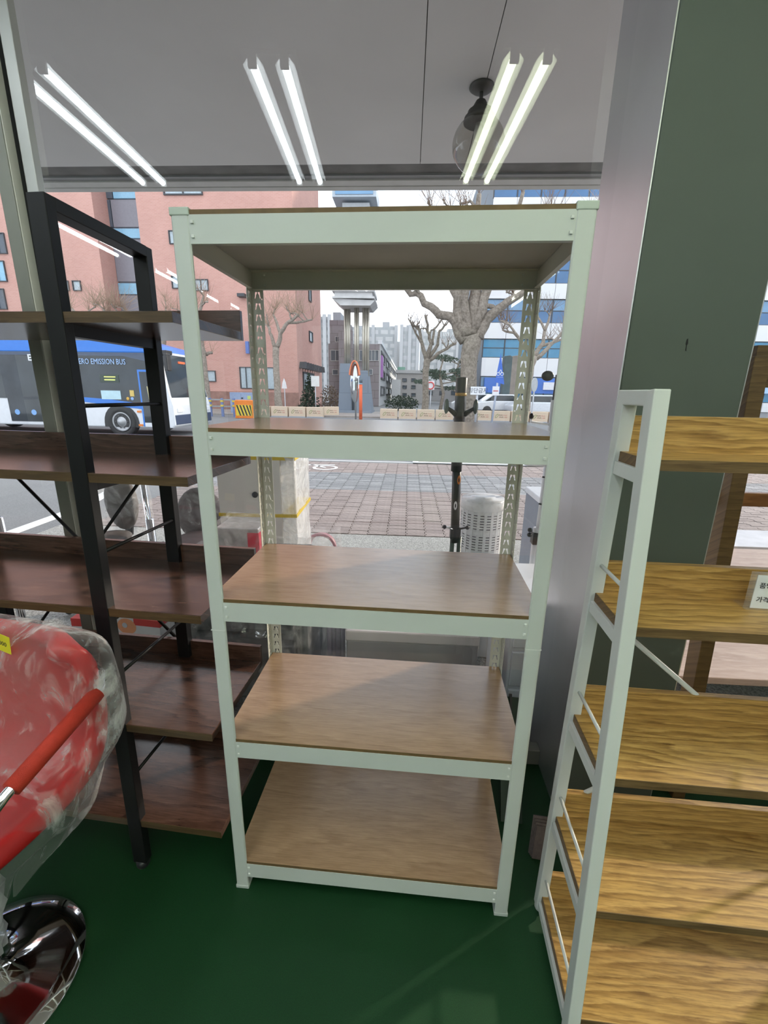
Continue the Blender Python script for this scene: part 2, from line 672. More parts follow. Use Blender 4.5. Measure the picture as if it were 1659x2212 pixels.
LAB = 'white twin tube fluorescent light fixed to the shop ceiling'
first = None
firstw = ceiling_light(LAB, 'warm')
usedw = False
for x in (-2.865, -1.46, -0.27, 0.95, 2.15, 3.4):
    for y in (-1.06, -2.87, -4.7, -6.2):
        loc, rz = (x, y, CZ-0.05), radians(-3.4)
        if 0.5 < x < 2.5:
            if not usedw:
                firstw.location, firstw.rotation_euler = loc, (0, 0, rz)
                usedw = True
            else:
                copy_tree(firstw, loc, rz)
        elif first is None:
            first = ceiling_light(LAB, 'cool')
            first.location, first.rotation_euler = loc, (0, 0, rz)
        else:
            copy_tree(first, loc, rz)

# ---------------------------------------------------------------- canopy outside
SZ = 2.9
can = empty_struct('ceiling_canopy', 'grey panelled canopy soffit outside the window', (0, 0, SZ))
M_sof = paint('soffit_grey', (0.56, 0.57, 0.58), 0.55, 0, 0.05, 1.4)
seams = [-7, -2.9, 0.502, 0.80, 2.0, 3.2, 4.4, 5.6, 7.5]
for a, b in zip(seams[:-1], seams[1:]):
    MB().box(a+0.002, GY+0.03, 0, b-0.002, 2.40, 0.03).build('soffit_panel', M_sof, can)
MB().box(-7, GY+0.03, 0.031, 7.5, 2.75, 0.32).build('canopy_slab', paint('slab_concrete', (0.32, 0.32, 0.31), 0.9), can)
MB().box(-7, 2.405, 0.012, 7.5, 2.56, 0.03).build('gutter_strip', paint('gutter_dark', (0.13, 0.13, 0.13), 0.7, 0, 0.3, 6), can)
MB().box(-7, 2.555, 0.0, 7.5, 2.60, 0.03).build('edge_bead', paint('bead_grey', (0.22, 0.23, 0.24), 0.5), can)
MB().box(-7, 2.603, -0.012, 7.5, 2.685, 0.32).build('fascia_rail', paint('fascia_pale', (0.50, 0.51, 0.50), 0.5, 0.2), can, bevel=0.004)
MB().box(-7, 2.688, -0.016, 7.5, 2.75, 0.30).build('fascia_rail', paint('fascia_pale', (0.5, 0.5, 0.5)), can, bevel=0.004)

# globe lamp hanging from the soffit
gb = on_z(1041, 186, SZ)
gl = thing('globe_pendant_lamp', 'smoky glass globe lamp hanging under the outdoor canopy', 'lamp', gb)
gl.scale = (0.78, 0.78, 0.79)
M_bronze = paint('dark_bronze', (0.06, 0.058, 0.055), 0.45, 0.4)
MB().lathe([(0.0, 0.0), (0.075, 0.0), (0.078, -0.008), (0.06, -0.022), (0.03, -0.03), (0.0, -0.031)], 24, cap=False).build('ceiling_rose', M_bronze, gl, True)
MB().tube([(0, 0, -0.025), (0, 0, -0.075)], 0.012, 10).build('stem', M_bronze, gl, True)
MB().lathe([(0.012, -0.065), (0.03, -0.075), (0.055, -0.115), (0.078, -0.13), (0.08, -0.15), (0.098, -0.162), (0.102, -0.185), (0.0, -0.186)], 24, cap=False).build('cap', M_bronze, gl, True)
gm = bpy.data.materials.new('smoky_globe_glass')
gm.use_nodes = True
_n = gm.node_tree
_n.nodes.clear()
_o = _n.nodes.new('ShaderNodeOutputMaterial')
_t = _n.nodes.new('ShaderNodeBsdfTransparent')
_t.inputs['Color'].default_value = (0.74, 0.73, 0.70, 1)
_g = _n.nodes.new('ShaderNodeBsdfGlossy')
_g.inputs['Roughness'].default_value = 0.03
_fr = _n.nodes.new('ShaderNodeLayerWeight')
_fr.inputs['Blend'].default_value = 0.12
_mx = _n.nodes.new('ShaderNodeMixShader')
_n.links.new(_fr.outputs['Facing'], _mx.inputs['Fac'])
_n.links.new(_t.outputs[0], _mx.inputs[1])
_n.links.new(_g.outputs[0], _mx.inputs[2])
_n.links.new(_mx.outputs[0], _o.inputs['Surface'])
prof = [(0.09, -0.176)] + [(0.165*sin(radians(a)), -0.305 + 0.155*cos(radians(a))) for a in range(36, 181, 8)]
MB().lathe(prof, 32, cap=False).build('globe', gm, gl, True)
MB().lathe([(0.0, -0.19), (0.022, -0.19), (0.034, -0.24), (0.03, -0.275), (0.0, -0.29)], 14, cap=False).build('bulb', paint('bulb_white', (0.7, 0.7, 0.66), 0.3), gl, True)

# ================================================================ white boltless rack
RW, RD, RH = 0.809, 0.411, 1.80
rack = thing('steel_shelf_rack', 'white steel five tier rack with tan wooden boards standing in front of the window', 'shelf rack', (0, 0, 0), radians(-1.645))
PW, TH = 0.0375, 0.0022
LEVELS = [1.797, 1.379, 0.965, 0.549, 0.108]
BT, BH = 0.009, 0.051


def slot(cx, cz, tilt, s=1.0):
    """key-hole outline"""
    pts = []
    for a, b in ((-0.0029, 0.0085), (0.0029, 0.0085), (0.0029, 0.004), (0.0015, 0.0), (0.0015, -0.009), (-0.0015, -0.009), (-0.0015, 0.0), (-0.0029, 0.004)):
        pts.append((cx+s*(a+tilt*b), cz+s*b))
    return pts


def slotted_flange(w, z0, z1, mirror):
    """one steel flange with pairs of key-hole slots punched through it, in local (a, z)"""
    pitch = 0.030
    n = int((z1-z0)/pitch)
    vs, fs = [], []

    def rect(a0, a1, b0, b1, holes):
        polys = [[Vector((a0, b0, 0)), Vector((a1, b0, 0)), Vector((a1, b1, 0)), Vector((a0, b1, 0))]]
        polys += [[Vector((p, q, 0)) for p, q in h] for h in holes]
        flat = [p for pl in polys for p in pl]
        o = len(vs)
        vs.extend([(p.x, p.y) for p in flat])
        fs.extend([tuple(i+o for i in t) for t in tessellate_polygon(polys)])
    for i in range(n):
        b0 = z0+i*pitch
        b1 = b0+pitch
        c = (b0+b1)/2
        m = mirror
        hs = [slot(w*0.36, c, 0.25*m), slot(w*0.68, c, -0.25*m)]
        if i % 5 == 2:
            cx, cz = w*0.86, b0+0.004
            hs.append([(cx+0.0022*cos(k*pi/3), cz+0.0022*sin(k*pi/3)) for k in range(6)])
        rect(0, w, b0, b1, hs)
    if z0+n*pitch < z1-1e-5:
        rect(0, w, z0+n*pitch, z1, [])
    return vs, fs


def rear_post(side):
    x = 0 if side < 0 else RW
    w = 0.036
    vs, fs = slotted_flange(w, 0.0, RH-0.001, 1)
    m = MB()
    # back flange lies in the x-z plane, side flange in the y-z plane, both open towards the room
    m.add([((a if side < 0 else RW-a), RD, b) for a, b in vs], fs)
    vs2, fs2 = slotted_flange(w, 0.0, RH-0.001, 1)
    m.add([(x, RD-a, b) for a, b in vs2], fs2)
    o = m.build('post', M_cream, rack)
    so = o.modifiers.new('sheet', 'SOLIDIFY')
    so.thickness = 0.0016
    so.offset = 0
    o['label'] = 'slotted rear upright post'
    return o


def front_post(side, z0, z1, m):
    """rounded angle section, front face 37 mm"""
    r = 0.006
    outl = [(0, PW), (0, r)] + [(r-r*cos(radians(a)), r-r*sin(radians(a))) for a in (22, 45, 68)] + [(r, 0), (PW-0.003, 0), (PW, 0.002), (PW, 0.006), (PW-TH, 0.006), (PW-TH, TH+0.001), (r, TH), (TH, r), (TH, PW)]
    poly = [((a if side < 0 else RW-a), b) for a, b in outl]
    mb = MB().prism(poly, z0, z1, 'z')
    return mb.build('post', m, rack)


for s in (-1, 1):
    lo = front_post(s, 0.004, 0.8785, M_white)
    up = front_post(s, 0.879, RH-0.004, M_white)
    x0 = -0.0012 if s < 0 else RW-PW-0.0012
    MB().box(x0, -0.0012, RH-0.014, x0+PW+0.0024, PW+0.001, RH+0.001).build('end_cap', paint('cap_grey', (0.50, 0.56, 0.50), 0.5), up, bevel=0.002)
    MB().box(x0, -0.0012, 0.0, x0+PW+0.0024, PW+0.001, 0.012).build('foot', paint('foot_grey', (0.52, 0.56, 0.53), 0.5), lo, bevel=0.002)
    rear_post(s)
    # joint sleeve line
    MB().box(x0+0.001, -0.0006, 0.8775, x0+PW+0.001, 0.004, 0.8797).build('joint', M_white2, lo)

bolt_me = None
for i, z in enumerate(LEVELS):
    zb = z-BT
    # the board
    MB().box(0.003, 0.003, zb+0.0002, RW-0.003, RD-0.003, z).build('shelf_board', M_tan, rack)
    bd = rack.children[-1] if False else bpy.data.objects[[o.name for o in bpy.data.objects if o.name.startswith('shelf_board')][-1]]
    MB().box(PW, 0.0022, zb+0.0003, RW-PW, 0.0031, z-0.0002).build('edge_band', M_edge, bd)
    # grey underside sheet
    MB().box(0.006, 0.006, zb-0.0012, RW-0.006, RD-0.006, zb).build('underside_sheet', paint('grey_board_back', (0.46, 0.45, 0.42), 0.7), bd)
    for kind in ('front', 'rear', 'left', 'right'):
        if kind == 'front':
            m = MB().box(PW-0.001, 0.001, zb-BH, RW-PW+0.001, 0.0026, zb)
            m.box(PW-0.001, 0.0026, zb-0.0034, RW-PW+0.001, 0.022, zb-0.0018)
            m.box(PW-0.001, 0.0026, zb-BH, RW-PW+0.001, 0.014, zb-BH+0.0016)
        elif kind == 'rear':
            m = MB().box(0.0045, RD-0.0036, zb-BH, RW-0.0045, RD-0.002, zb)
            m.box(0.0045, RD-0.022, zb-0.0034, RW-0.0045, RD-0.0036, zb-0.0018)
            m.box(0.0045, RD-0.014, zb-BH, RW-0.0045, RD-0.0036, zb-BH+0.0016)
        else:
            x = 0.0034 if kind == 'left' else RW-0.005
            m = MB().box(x, PW*0.3, zb-BH, x+0.0016, RD-0.0045, zb)
            xi = (x+0.0016, x+0.012) if kind == 'left' else (x-0.0104, x)
            m.box(xi[0], PW*0.3, zb-BH, xi[1], RD-0.03, zb-BH+0.0016)
        be = m.build('beam', M_white if kind == 'front' else M_cream, rack)
        if kind in ('front', 'rear'):
            for xx in (0.006+PW, RW-PW-0.006):
                for dz in (0.013, 0.038):
                    y = -0.002 if kind == 'front' else RD-0.0075
                    MB().box(xx-0.003, y, zb-dz-0.003, xx+0.003, y+0.004, zb-dz+0.003).build('bolt', M_white2, be, bevel=0.0008)
# a wire hook and a paper label hanging on the slotted rear post
hk = on_y(560, 775, 0.37)
MB().tube([hk+Vector((0.016*sin(radians(a))*0.6, 0, -0.016*cos(radians(a)))) for a in range(-150, 151, 20)], 0.0014, 6).build('wire_hook', M_white2, None, True)
hko = bpy.data.objects['wire_hook']
hko.parent = rack
hko.matrix_parent_inverse = Matrix.Rotation(radians(1.645), 4, 'Z')
lb = on_y(563, 742, 0.385)
lbo = MB().box(-0.010, -0.0008, -0.011, 0.012, 0.0008, 0.011).build('paper_label', paint('label_paper', (0.60, 0.60, 0.54), 0.7), rack, loc=Matrix.Rotation(radians(1.645), 3, 'Z') @ lb)

# ================================================================ dark walnut ladder rack
DA = radians(-4.0)
dx0, dy0 = -0.299, 0.031
dark = thing('walnut_ladder_rack', 'black framed rack with dark walnut shelves left of the white rack', 'shelf rack', (dx0, dy0, 0), DA)
# local frame: x=0 is the outer side of the right end frame, y=0 its front foot
TWX, TWY = 0.043, 0.028
FT = Vector((0, 0.032, 1.853))        # front top
XL = -0.705
DL = [1.622, 1.259, 0.898, 0.536, 0.190]


def fy(z):
    return 0.032*z/1.853


def ry(z):
    return 0.360 + 0.026*z/1.845


for xe in (0.0, XL):
    xo = xe-TWX/2
    MB().bar((xo, fy(0.0)+TWY/2, 0.022), (xo, fy(1.853)+TWY/2, 1.853), TWX, TWY, (1, 0, 0)).build('upright', M_black, dark, bevel=0.002)
    MB().bar((xo, ry(0.0)-TWY/2, 0.022), (xo, ry(1.845)-TWY/2, 1.845), TWX, TWY, (1, 0, 0)).build('upright', M_black, dark, bevel=0.002)
    MB().bar((xo, fy(1.853)+TWY*0.9, 1.839), (xo, ry(1.845)-TWY*0.9, 1.832), TWX, 0.028, (1, 0, 0)).build('top_bar', M_black, dark, bevel=0.002)
    for yy in (fy(0)+TWY/2, ry(0)-TWY/2):
        MB().lathe([(0.0, 0.0), (0.017, 0.0), (0.0195, 0.006), (0.0195, 0.026), (0.0, 0.027)], 16, (xo, yy, 0), cap=False).build('foot', M_blackp, dark, True)
    for z in DL:
        MB().bar((xo, fy(z)+TWY, z-0.036), (xo, ry(z)-TWY, z-0.036), 0.03, 0.026, (1, 0, 0)).build('shelf_bearer', M_black, dark)
    for z in (1.415, 1.045, 0.687, 0.345):
        MB().tube([(xo+0.012, fy(z)+TWY, z+0.002), (xo+0.012, ry(z)-TWY, z)], 0.005, 8).build('side_rod', M_black, dark, True)
for z in DL:
    sh = MB().box(XL-0.258, fy(z)+0.004, z-0.023, 0.258, ry(z)-0.012, z).build('shelf', M_walnut, dark, bevel=0.001)
    MB().box(XL-0.2582, fy(z)+0.0028, z-0.0232, 0.2582, fy(z)+0.0045, z-0.0006).build('front_edge', M_walnut_edge, sh)
    MB().box(XL-0.258, ry(z)-0.012, z-0.023, 0.258, ry(z)+0.004, z+0.058).build('back_lip', M_walnut, sh, bevel=0.001)
for (a, b) in (((-0.62, 1.19), (-0.03, 0.53)), ((-0.11, 1.19), (-0.68, 0.53))):
    yb = 0.384
    MB().tube([(a[0], yb, a[1]), (b[0], yb+0.004, b[1])], 0.0055, 8).build('cross_brace', M_black, dark, True)

# ================================================================ oak ladder rack on the right
OA = radians(-2.0)
foot = on_z(1152, 1948, 0)
oak = thing('oak_ladder_rack', 'white framed leaning rack with golden oak shelves beside the grey column', 'shelf rack', (foot.x, foot.y, 0), OA)
OH = 1.473
OT = 0.028


def ofy(z):
    return -0.300 + 0.118*z/OH      # front face of the front upright


def ory(z):
    return 0.0 - 0.045*z/OH         # rear face of the rear upright


OLV = [1.335, 1.02, 0.69, 0.357, 0.048]     # top of the side bearers
OLEN = 1.2
OX0 = 0.0
for xe in (OX0, OX0+0.78):
    xo = xe+OT*0.5
    MB().bar((xo, ofy(0)+OT/2, 0.012), (xo, ofy(OH)+OT/2, OH), OT, OT*1.15, (1, 0, 0)).build('upright', M_white2, oak, bevel=0.002)
    MB().bar((xo, ory(0)-OT/2, 0.012), (xo, ory(OH)-OT/2, OH), OT, OT, (1, 0, 0)).build('upright', M_white2, oak, bevel=0.002)
    MB().bar((xo, ofy(OH)+OT*0.8, OH-OT/2), (xo, ory(OH)-OT*0.8, OH-OT/2), OT, OT, (1, 0, 0)).build('top_bar', M_white2, oak, bevel=0.002)
    for yy in (ofy(0)+OT/2, ory(0)-OT/2):
        MB().lathe([(0.0, 0.0), (0.012, 0.0), (0.0145, 0.005), (0.0145, 0.016), (0.0, 0.017)], 14, (xo, yy, 0), cap=False).build('foot', paint('clear_foot', (0.6, 0.62, 0.58), 0.3), oak, True)
    for z in OLV:
        MB().bar((xo, ofy(z)+OT, z-0.013), (xo, ory(z)-OT, z-0.013), 0.022, 0.026, (1, 0, 0)).build('shelf_bearer', M_white2, oak, bevel=0.001)
    for z in OLV[1:]:
        MB().tube([(xo, ofy(z)+OT*0.8, z+0.085), (xo, ory(z)-OT, z+0.085)], 0.0042, 8).build('side_rod', M_white2, oak, True)
for i, z in enumerate(OLV):
    y0, y1 = ofy(z)+0.012, ory(z)-0.004
    sh = MB().box(OX0+0.012, y0+0.002, z, OX0+0.012+OLEN, y1-0.016, z+0.020).build('shelf', M_oak, oak, bevel=0.0008)
    MB().box(OX0+0.0105, y0+0.001, z+0.0002, OX0+0.012+OLEN, y0+0.0025, z+0.0198).build('front_edge', M_oak_edge, sh)
    MB().box(OX0+0.0105, y0+0.002, z+0.0002, OX0+0.0122, y1-0.016, z+0.0198).build('end_edge', M_oak_edge, sh)
    bl = MB().box(OX0+0.012, y1-0.016, z, OX0+0.012+OLEN, y1, z+0.090).build('back_lip', M_oak, sh, bevel=0.0008)
    MB().box(OX0+0.0105, y1-0.0162, z, OX0+0.0122, y1, z+0.0902).build('lip_edge', M_oak_edge, sh)
for (a, b) in (((0.03, 0.99), (0.75, 0.40)), ((0.75, 0.99), (0.03, 0.40))):
    MB().tube([(a[0], ory(a[1])-0.010, a[1]), (b[0], ory(b[1])-0.006, b[1])], 0.006, 8).build('cross_brace', M_white2, oak, True)

# price card in a clear stand on the second oak shelf
M_ink = paint('black_ink', (0.015, 0.015, 0.02), 0.6)
oz = OLV[1]+0.020
pc = on_z(1612, 1318, oz)
card = thing('price_card_stand', 'clear acrylic stand with a white price card on an oak shelf', 'price card', pc, radians(-3))
pcard = MB().box(0.010, 0.006, 0.003, 0.150, 0.0075, 0.076).build('card', paint('card_white', (0.80, 0.82, 0.86), 0.5), card)
MB().add([(0, 0.003, 0.0), (0.16, 0.003, 0.0), (0.16, 0.003, 0.082), (0, 0.003, 0.082), (0, 0.011, 0.0), (0.16, 0.011, 0.0), (0.16, 0.011, 0.082), (0, 0.011, 0.082),
          (-0.0, 0.045, 0.001), (0.16, 0.045, 0.001), (-0.012, 0.0, 0.0)],
         [(0, 1, 2, 3), (4, 5, 6, 7), (0, 1, 9, 8), (0, 4, 7, 3), (2, 6, 7, 3)]).build('acrylic_holder', M_clear, card)
text('card_text', '품명 : 이', 0.0135, M_ink, card, (0.017, 0.0054, 0.049), FRONT)
text('card_text', '가격 : 8', 0.0135, M_ink, card, (0.017, 0.0054, 0.018), FRONT)

# ---------------------------------------------------------------- red bar stool in a plastic cover
SC = Vector((-0.530, -0.262, 0))
stool = thing('bar_stool', 'red padded bar stool wrapped in plastic on a round chrome base', 'stool', SC, radians(-9))
M_red = paint('red_leatherette', (0.40, 0.010, 0.010), 0.42, 0, 0.12, 5, 0.1)
M_grip = paint('red_foam_grip', (0.46, 0.03, 0.012), 0.75, 0, 0.1, 60, 0.3)
MB().lathe([(0.0, 0.0), (0.200, 0.0), (0.203, 0.004), (0.200, 0.009), (0.16, 0.018), (0.11, 0.032), (0.06, 0.052), (0.035, 0.075), (0.030, 0.10), (0.0, 0.10)], 64, cap=False).build('base', M_chrome, stool, True)
MB().tube([(0, 0, 0.09), (0, 0, 0.30)], 0.029, 24).build('column', M_chrome, stool, True)
MB().tube([(0, 0, 0.30), (0, 0, 0.47)], 0.018, 20).build('gas_lift', M_chrome, stool, True)
MB().box(-0.1, -0.1, 0.455, 0.1, 0.1, 0.475).build('seat_plate', M_blackp, stool)


def stool_shell(off, wob, zlo, side_pad):
    """grid (u across, v along front lip -> seat -> back -> top) of a bucket shell; off pushes it outward"""
    prof = [(-0.215, 0.50), (-0.205, 0.545), (-0.12, 0.552), (0.0, 0.545), (0.10, 0.545), (0.165, 0.565), (0.200, 0.63), (0.215, 0.72), (0.223, 0.80), (0.227, 0.85), (0.222, 0.878)]
    nu = 18
    g = []
    for j, (py, pz) in enumerate(prof):
        row = []
        t = j/(len(prof)-1)
        back = max(0.0, (t-0.45)/0.55)
        hw = 0.215 + 0.035*sin(pi*min(1, t*1.1)) - (0.05*max(0, (t-0.88)/0.12))
        for k in range(nu+1):
            u = -1+2*k/nu
            x = u*hw
            curl = abs(u)**3
            y = py - curl*0.045*back
            z = pz + curl*0.05*(1-back) - curl*0.045*max(0, (t-0.8)/0.2)
            row.append(Vector((x, y, z)))
        g.append(row)
    return g


def grid_mesh(g):
    vs = [p for r in g for p in r]
    n = len(g[0])
    fs = []
    for j in range(len(g)-1):
        for k in range(n-1):
            fs.append((j*n+k, j*n+k+1, (j+1)*n+k+1, (j+1)*n+k))
    return MB().add(vs, fs)


sg = stool_shell(0, 0, 0, 0)
pad = grid_mesh(sg).build('seat_shell', M_red, stool, True)
so = pad.modifiers.new('pad', 'SOLIDIFY')
so.thickness = 0.05
so.offset = -1 if False else 1
sb = pad.modifiers.new('soft', 'SUBSURF')
sb.levels = sb.render_levels = 2
# arm loops with foam grips
for s in (-1, 1):
    a = [(s*0.225, 0.235, 0.80), (s*0.252, 0.228, 0.795), (s*0.272, 0.205, 0.776), (s*0.272, -0.03, 0.708), (s*0.27, -0.08, 0.682), (s*0.262, -0.105, 0.63), (s*0.245, -0.10, 0.53), (s*0.19, -0.08, 0.478), (s*0.08, -0.05, 0.47)]
    arm = MB().tube(a, 0.0105, 14).build('arm_tube', M_chrome, stool, True)
    MB().tube([(s*0.272, 0.192, 0.7696), (s*0.2722, -0.018, 0.7113)], [0.018, 0.018], 16).build('arm_grip', M_grip, arm, True)
# thin polythene bag pulled over the back, loose round the sides
random.seed(3)
bag = []
rows = 22
cols = 56
from mathutils import noise as mnoise
for j in range(rows+1):
    t = j/rows
    z = 0.908 - 0.55*t
    row = []
    for k in range(cols+1):
        a = 2*pi*k/cols
        sx, sy = cos(a), sin(a)
        # flat oval that widens to wrap the seat, and closes over the top
        top = min(1.0, (t/0.10))**0.5 if t < 0.10 else 1.0
        hx = (0.280 + 0.03*min(1, t*2.2))*(0.86+0.14*top)
        fr = min(1.0, max(0.0, (t-0.42)/0.30))
        yb, yf = 0.292, 0.135 - 0.42*fr**0.9
        cy, hy = (yb+yf)/2, (yb-yf)/2
        if t > 0.42:
            hx *= 1-0.50*((t-0.42)/0.58)**1.5
        p = Vector((hx*(abs(sx)**0.75)*(1 if sx > 0 else -1), cy+hy*(abs(sy)**0.8)*(1 if sy > 0 else -1)*(0.35+0.65*top), z))
        w = 0.007+0.026*max(0, t-0.25)
        nn = mnoise.noise_vector(Vector((p.x*9, p.y*9, p.z*5)))
        n2 = mnoise.noise_vector(Vector((p.x*26, p.y*26, p.z*9)))
        p += Vector((sx, sy, 0))*(nn.x*w*1.8 + n2.x*w*0.8) + Vector((0, 0, nn.y*w*1.2*(t if t > 0.8 else 0.4)))
        if t > 0.93:
            p.z += 0.05*sin(a*3.1)*0.6 - 0.02
        row.append(p)
    bag.append(row)
bg = grid_mesh(bag)
top_c = len(bg.v)
bg.v.append((0.0, 0.23, 0.918))
for k in range(cols):
    bg.f.append((top_c, k+1, k))
bgo = bg.build('plastic_cover', plastic_film('stool_bag_film', (0.90, 0.90, 0.90), 0.03, 0.50, 8, (1.3, 1.3, 0.5), 0.42, 0.50, 0.68), stool, True)
bgo['label'] = 'loose clear plastic bag'
sub = bgo.modifiers.new('soft', 'SUBSURF')
sub.levels = sub.render_levels = 1
# bag bunched round the column
sl = []
for j in range(11):
    t = j/10
    row = []
    for k in range(29):
        a = 2*pi*k/28
        r = 0.042+0.02*sin(pi*t)+0.012*mnoise.noise(Vector((cos(a)*3, sin(a)*3, t*5)))*2
        row.append(Vector((r*cos(a), r*sin(a), 0.10+0.30*t)))
    sl.append(row)
grid_mesh(sl).build('plastic_sleeve', M_film2, stool, True)
# yellow price note stuck on the cover
tp = on_y(4, 1388, -0.135)
note = thing('price_note', 'yellow handwritten price note stuck on the red stool back', 'price tag', tp, radians(-14))
MB().box(-0.060, -0.001, -0.022, 0.026, 0.0, 0.022).build('paper', paint('yellow_paper', (0.72, 0.62, 0.02), 0.7), note)
text('price_text', '000', 0.016, M_ink, note, (-0.008, -0.0012, -0.006), FRONT, 'LEFT', 0.0002)
note.rotation_euler = (0, radians(8), radians(-14))

# ================================================================ things by the second window
PY = 0.44
b0 = on_y(1497, 1490, PY)
b1 = on_y(1632, 770, PY)
fr = thing('timber_display_frame', 'brown timber post and rail display frame behind the grey column', 'display frame', (b0.x, PY, 0))
dxf = b1.x-b0.x
zt = b1.z
MB().bar((0.02, 0, 0), (0.02+dxf*zt/(zt-b0.z), 0, zt), 0.045, 0.060, (1, 0, 0)).build('post', M_brown, fr, bevel=0.002)
MB().bar((1.12, 0, 0), (1.12, 0, zt), 0.045, 0.060, (1, 0, 0)).build('post', M_brown, fr, bevel=0.002)
MB().box(-0.055, -0.01, zt-0.03, 1.14, 0.03, zt+0.03).build('top_rail', M_brown, fr, bevel=0.002)
MB().box(-0.055, 0.02, zt-0.085, 1.14, 0.04, zt-0.045).build('rail', M_oak_edge, fr, bevel=0.002)
zr = on_y(1620, 1074, PY+0.07).z
MB().box(-0.075, 0.028, zr-0.022, 1.14, 0.050, zr+0.022).build('rail', wood('orange_rail', (0.16, 0.06, 0.02), (0.24, 0.10, 0.035), (0.30, 0.135, 0.05), 14), fr, bevel=0.002)

# folded mat and a dark board leaning by the column foot
lb = on_z(1122, 1915, 0)
brd = thing('leaning_board', 'dark green board leaning against the sill right of the white rack', 'board', (0.885, 0.30, 0))
MB().bar((0.0, -0.03, 0.0), (0.02, 0.215, 0.33), 0.075, 0.012, (1, 0, 0)).build('panel', paint('dark_green_board', (0.008, 0.03, 0.016), 0.5), brd)
MB().bar((0.0, -0.028, 0.012), (0.02, 0.217, 0.342), 0.008, 0.02, (1, 0, 0)).build('edge_strip', M_blackp, brd)
mt = MB()
for k in range(4):
    mt.bar((0.945+0.002*k, 0.165-0.006*k, 0.0), (0.955+0.003*k, 0.19-0.005*k, 0.13-0.008*k), 0.055, 0.004, (1, 0, 0.1))
tag(mt.build('cardboard_offcuts', paint('grey_card', (0.13, 0.105, 0.10), 0.85, 0, 0.2, 90)), 'small grey cardboard offcuts propped at the column foot', 'cardboard')

# ================================================================ goods standing outside the glass
M_carton = paint('pale_carton', (0.72, 0.70, 0.67), 0.75, 0, 0.05, 3)
M_strap = paint('yellow_strap', (0.62, 0.45, 0.03), 0.5)


def film_box(x0, y0, z0, x1, y1, z1, amp, seed, nx=14, ny=8, nz=16):
    """a crumpled film envelope round a box"""
    bm = bmesh.new()
    bmesh.ops.create_cube(bm, size=1.0)
    bmesh.ops.subdivide_edges(bm, edges=bm.edges[:], cuts=9, use_grid_fill=True)
    c = Vector(((x0+x1)/2, (y0+y1)/2, (z0+z1)/2))
    s = Vector((x1-x0, y1-y0, z1-z0))
    for v in bm.verts:
        p = Vector((v.co.x*s.x, v.co.y*s.y, v.co.z*s.z))+c
        n = mnoise.noise_vector(p*7+Vector((seed, 0, 0)))
        n2 = mnoise.noise_vector(p*19+Vector((seed, 0, 0)))
        v.co = p + n*amp + n2*amp*0.5
    vs = [tuple(v.co) for v in bm.verts]
    fs = [tuple(v.index for v in f.verts) for f in bm.faces]
    bm.verts.index_update()
    fs = [tuple(v.index for v in f.verts) for f in bm.faces]
    bm.free()
    return MB().add(vs, fs)


# wrapped cabinet with yellow straps
cy0 = 1.30
ca, cb_ = on_y(462, 985, cy0), on_y(600, 985, cy0)
cab = thing('wrapped_cabinet', 'pale grey cabinet wrapped in white film with yellow straps outside the window', 'cabinet', ((ca.x+cb_.x)/2, cy0+0.2, 0), radians(2))
hw = (cb_.x-ca.x)/2
ht = ca.z
MB().box(-hw, -0.2, 0.0, hw, 0.2, ht).build('body', M_carton, cab, bevel=0.006)
for z in (ht-0.006, on_y(520, 1112, cy0).z):
    MB().box(-hw-0.004, -0.204, z-0.009, hw+0.082, 0.204, z+0.009).build('strap', M_strap, cab)
kn = on_y(549, 1068, cy0)
MB().lathe([(0.0, 0.0), (0.016, 0.0), (0.016, 0.006), (0.0, 0.006)], 20).build('lock', paint('dark_rubber', (0.06, 0.06, 0.07), 0.5), cab, True)
lk = cab.children[-1] if cab.children else None
lk = [o for o in bpy.data.objects if o.name.startswith('lock')][-1]
lk.location = (kn.x-cab.location.x, -0.206, kn.z)
lk.rotation_euler = (radians(90), 0, 0)
film_box(hw+0.004, -0.2, 0.0, hw+0.078, 0.2, ht-0.004, 0.010, 2).build('film_wrap', M_film2, cab, True)

# foil box under film standing on a dark wrapped chair
q0, q1 = on_y(472, 1135, 0.86), on_y(562, 1135, 0.86)
blk = thing('wrapped_dark_armchair', 'dark grey armchair under clear plastic just outside the glass', 'chair', ((q0.x+q1.x)/2, 0.90, 0))
M_dgrey = paint('dark_grey_fabric', (0.055, 0.06, 0.065), 0.7, 0, 0.1, 30)
MB().box(-0.20, -0.20, 0.10, 0.30, 0.22, 0.42).build('seat', M_dgrey, blk, bevel=0.04)
MB().box(-0.24, -0.22, 0.0, -0.18, 0.22, 0.62).build('arm', M_dgrey, blk, bevel=0.02)
MB().box(0.28, -0.22, 0.0, 0.34, 0.22, 0.62).build('arm', M_dgrey, blk, bevel=0.02)
MB().box(-0.20, -0.18, 0.42, 0.30, 0.20, 0.725).build('cushion', M_dgrey, blk, bevel=0.03)
film_box(-0.27, -0.245, 0.02, 0.345, 0.25, 0.735, 0.012, 5).build('plastic_cover', M_film, blk, True)
fz = 0.745
fo = thing('foil_carton', 'silver foil carton with red label under crinkled clear plastic', 'box', ((q0.x+q1.x)/2, 0.90, fz))
fh = q0.z-fz
MB().box(-0.095, -0.07, 0, 0.095, 0.09, fh).build('box', paint('foil_silver', (0.55, 0.55, 0.56), 0.3, 0.6, 0.2, 30), fo, bevel=0.004)
MB().box(0.045, -0.0716, 0.01, 0.0965, 0.05, fh*0.85).build('label', paint('label_red', (0.45, 0.02, 0.05), 0.5), fo)
film_box(-0.105, -0.085, 0.006, 0.115, 0.10, fh+0.022, 0.010, 9).build('plastic_cover', M_film, fo, True)


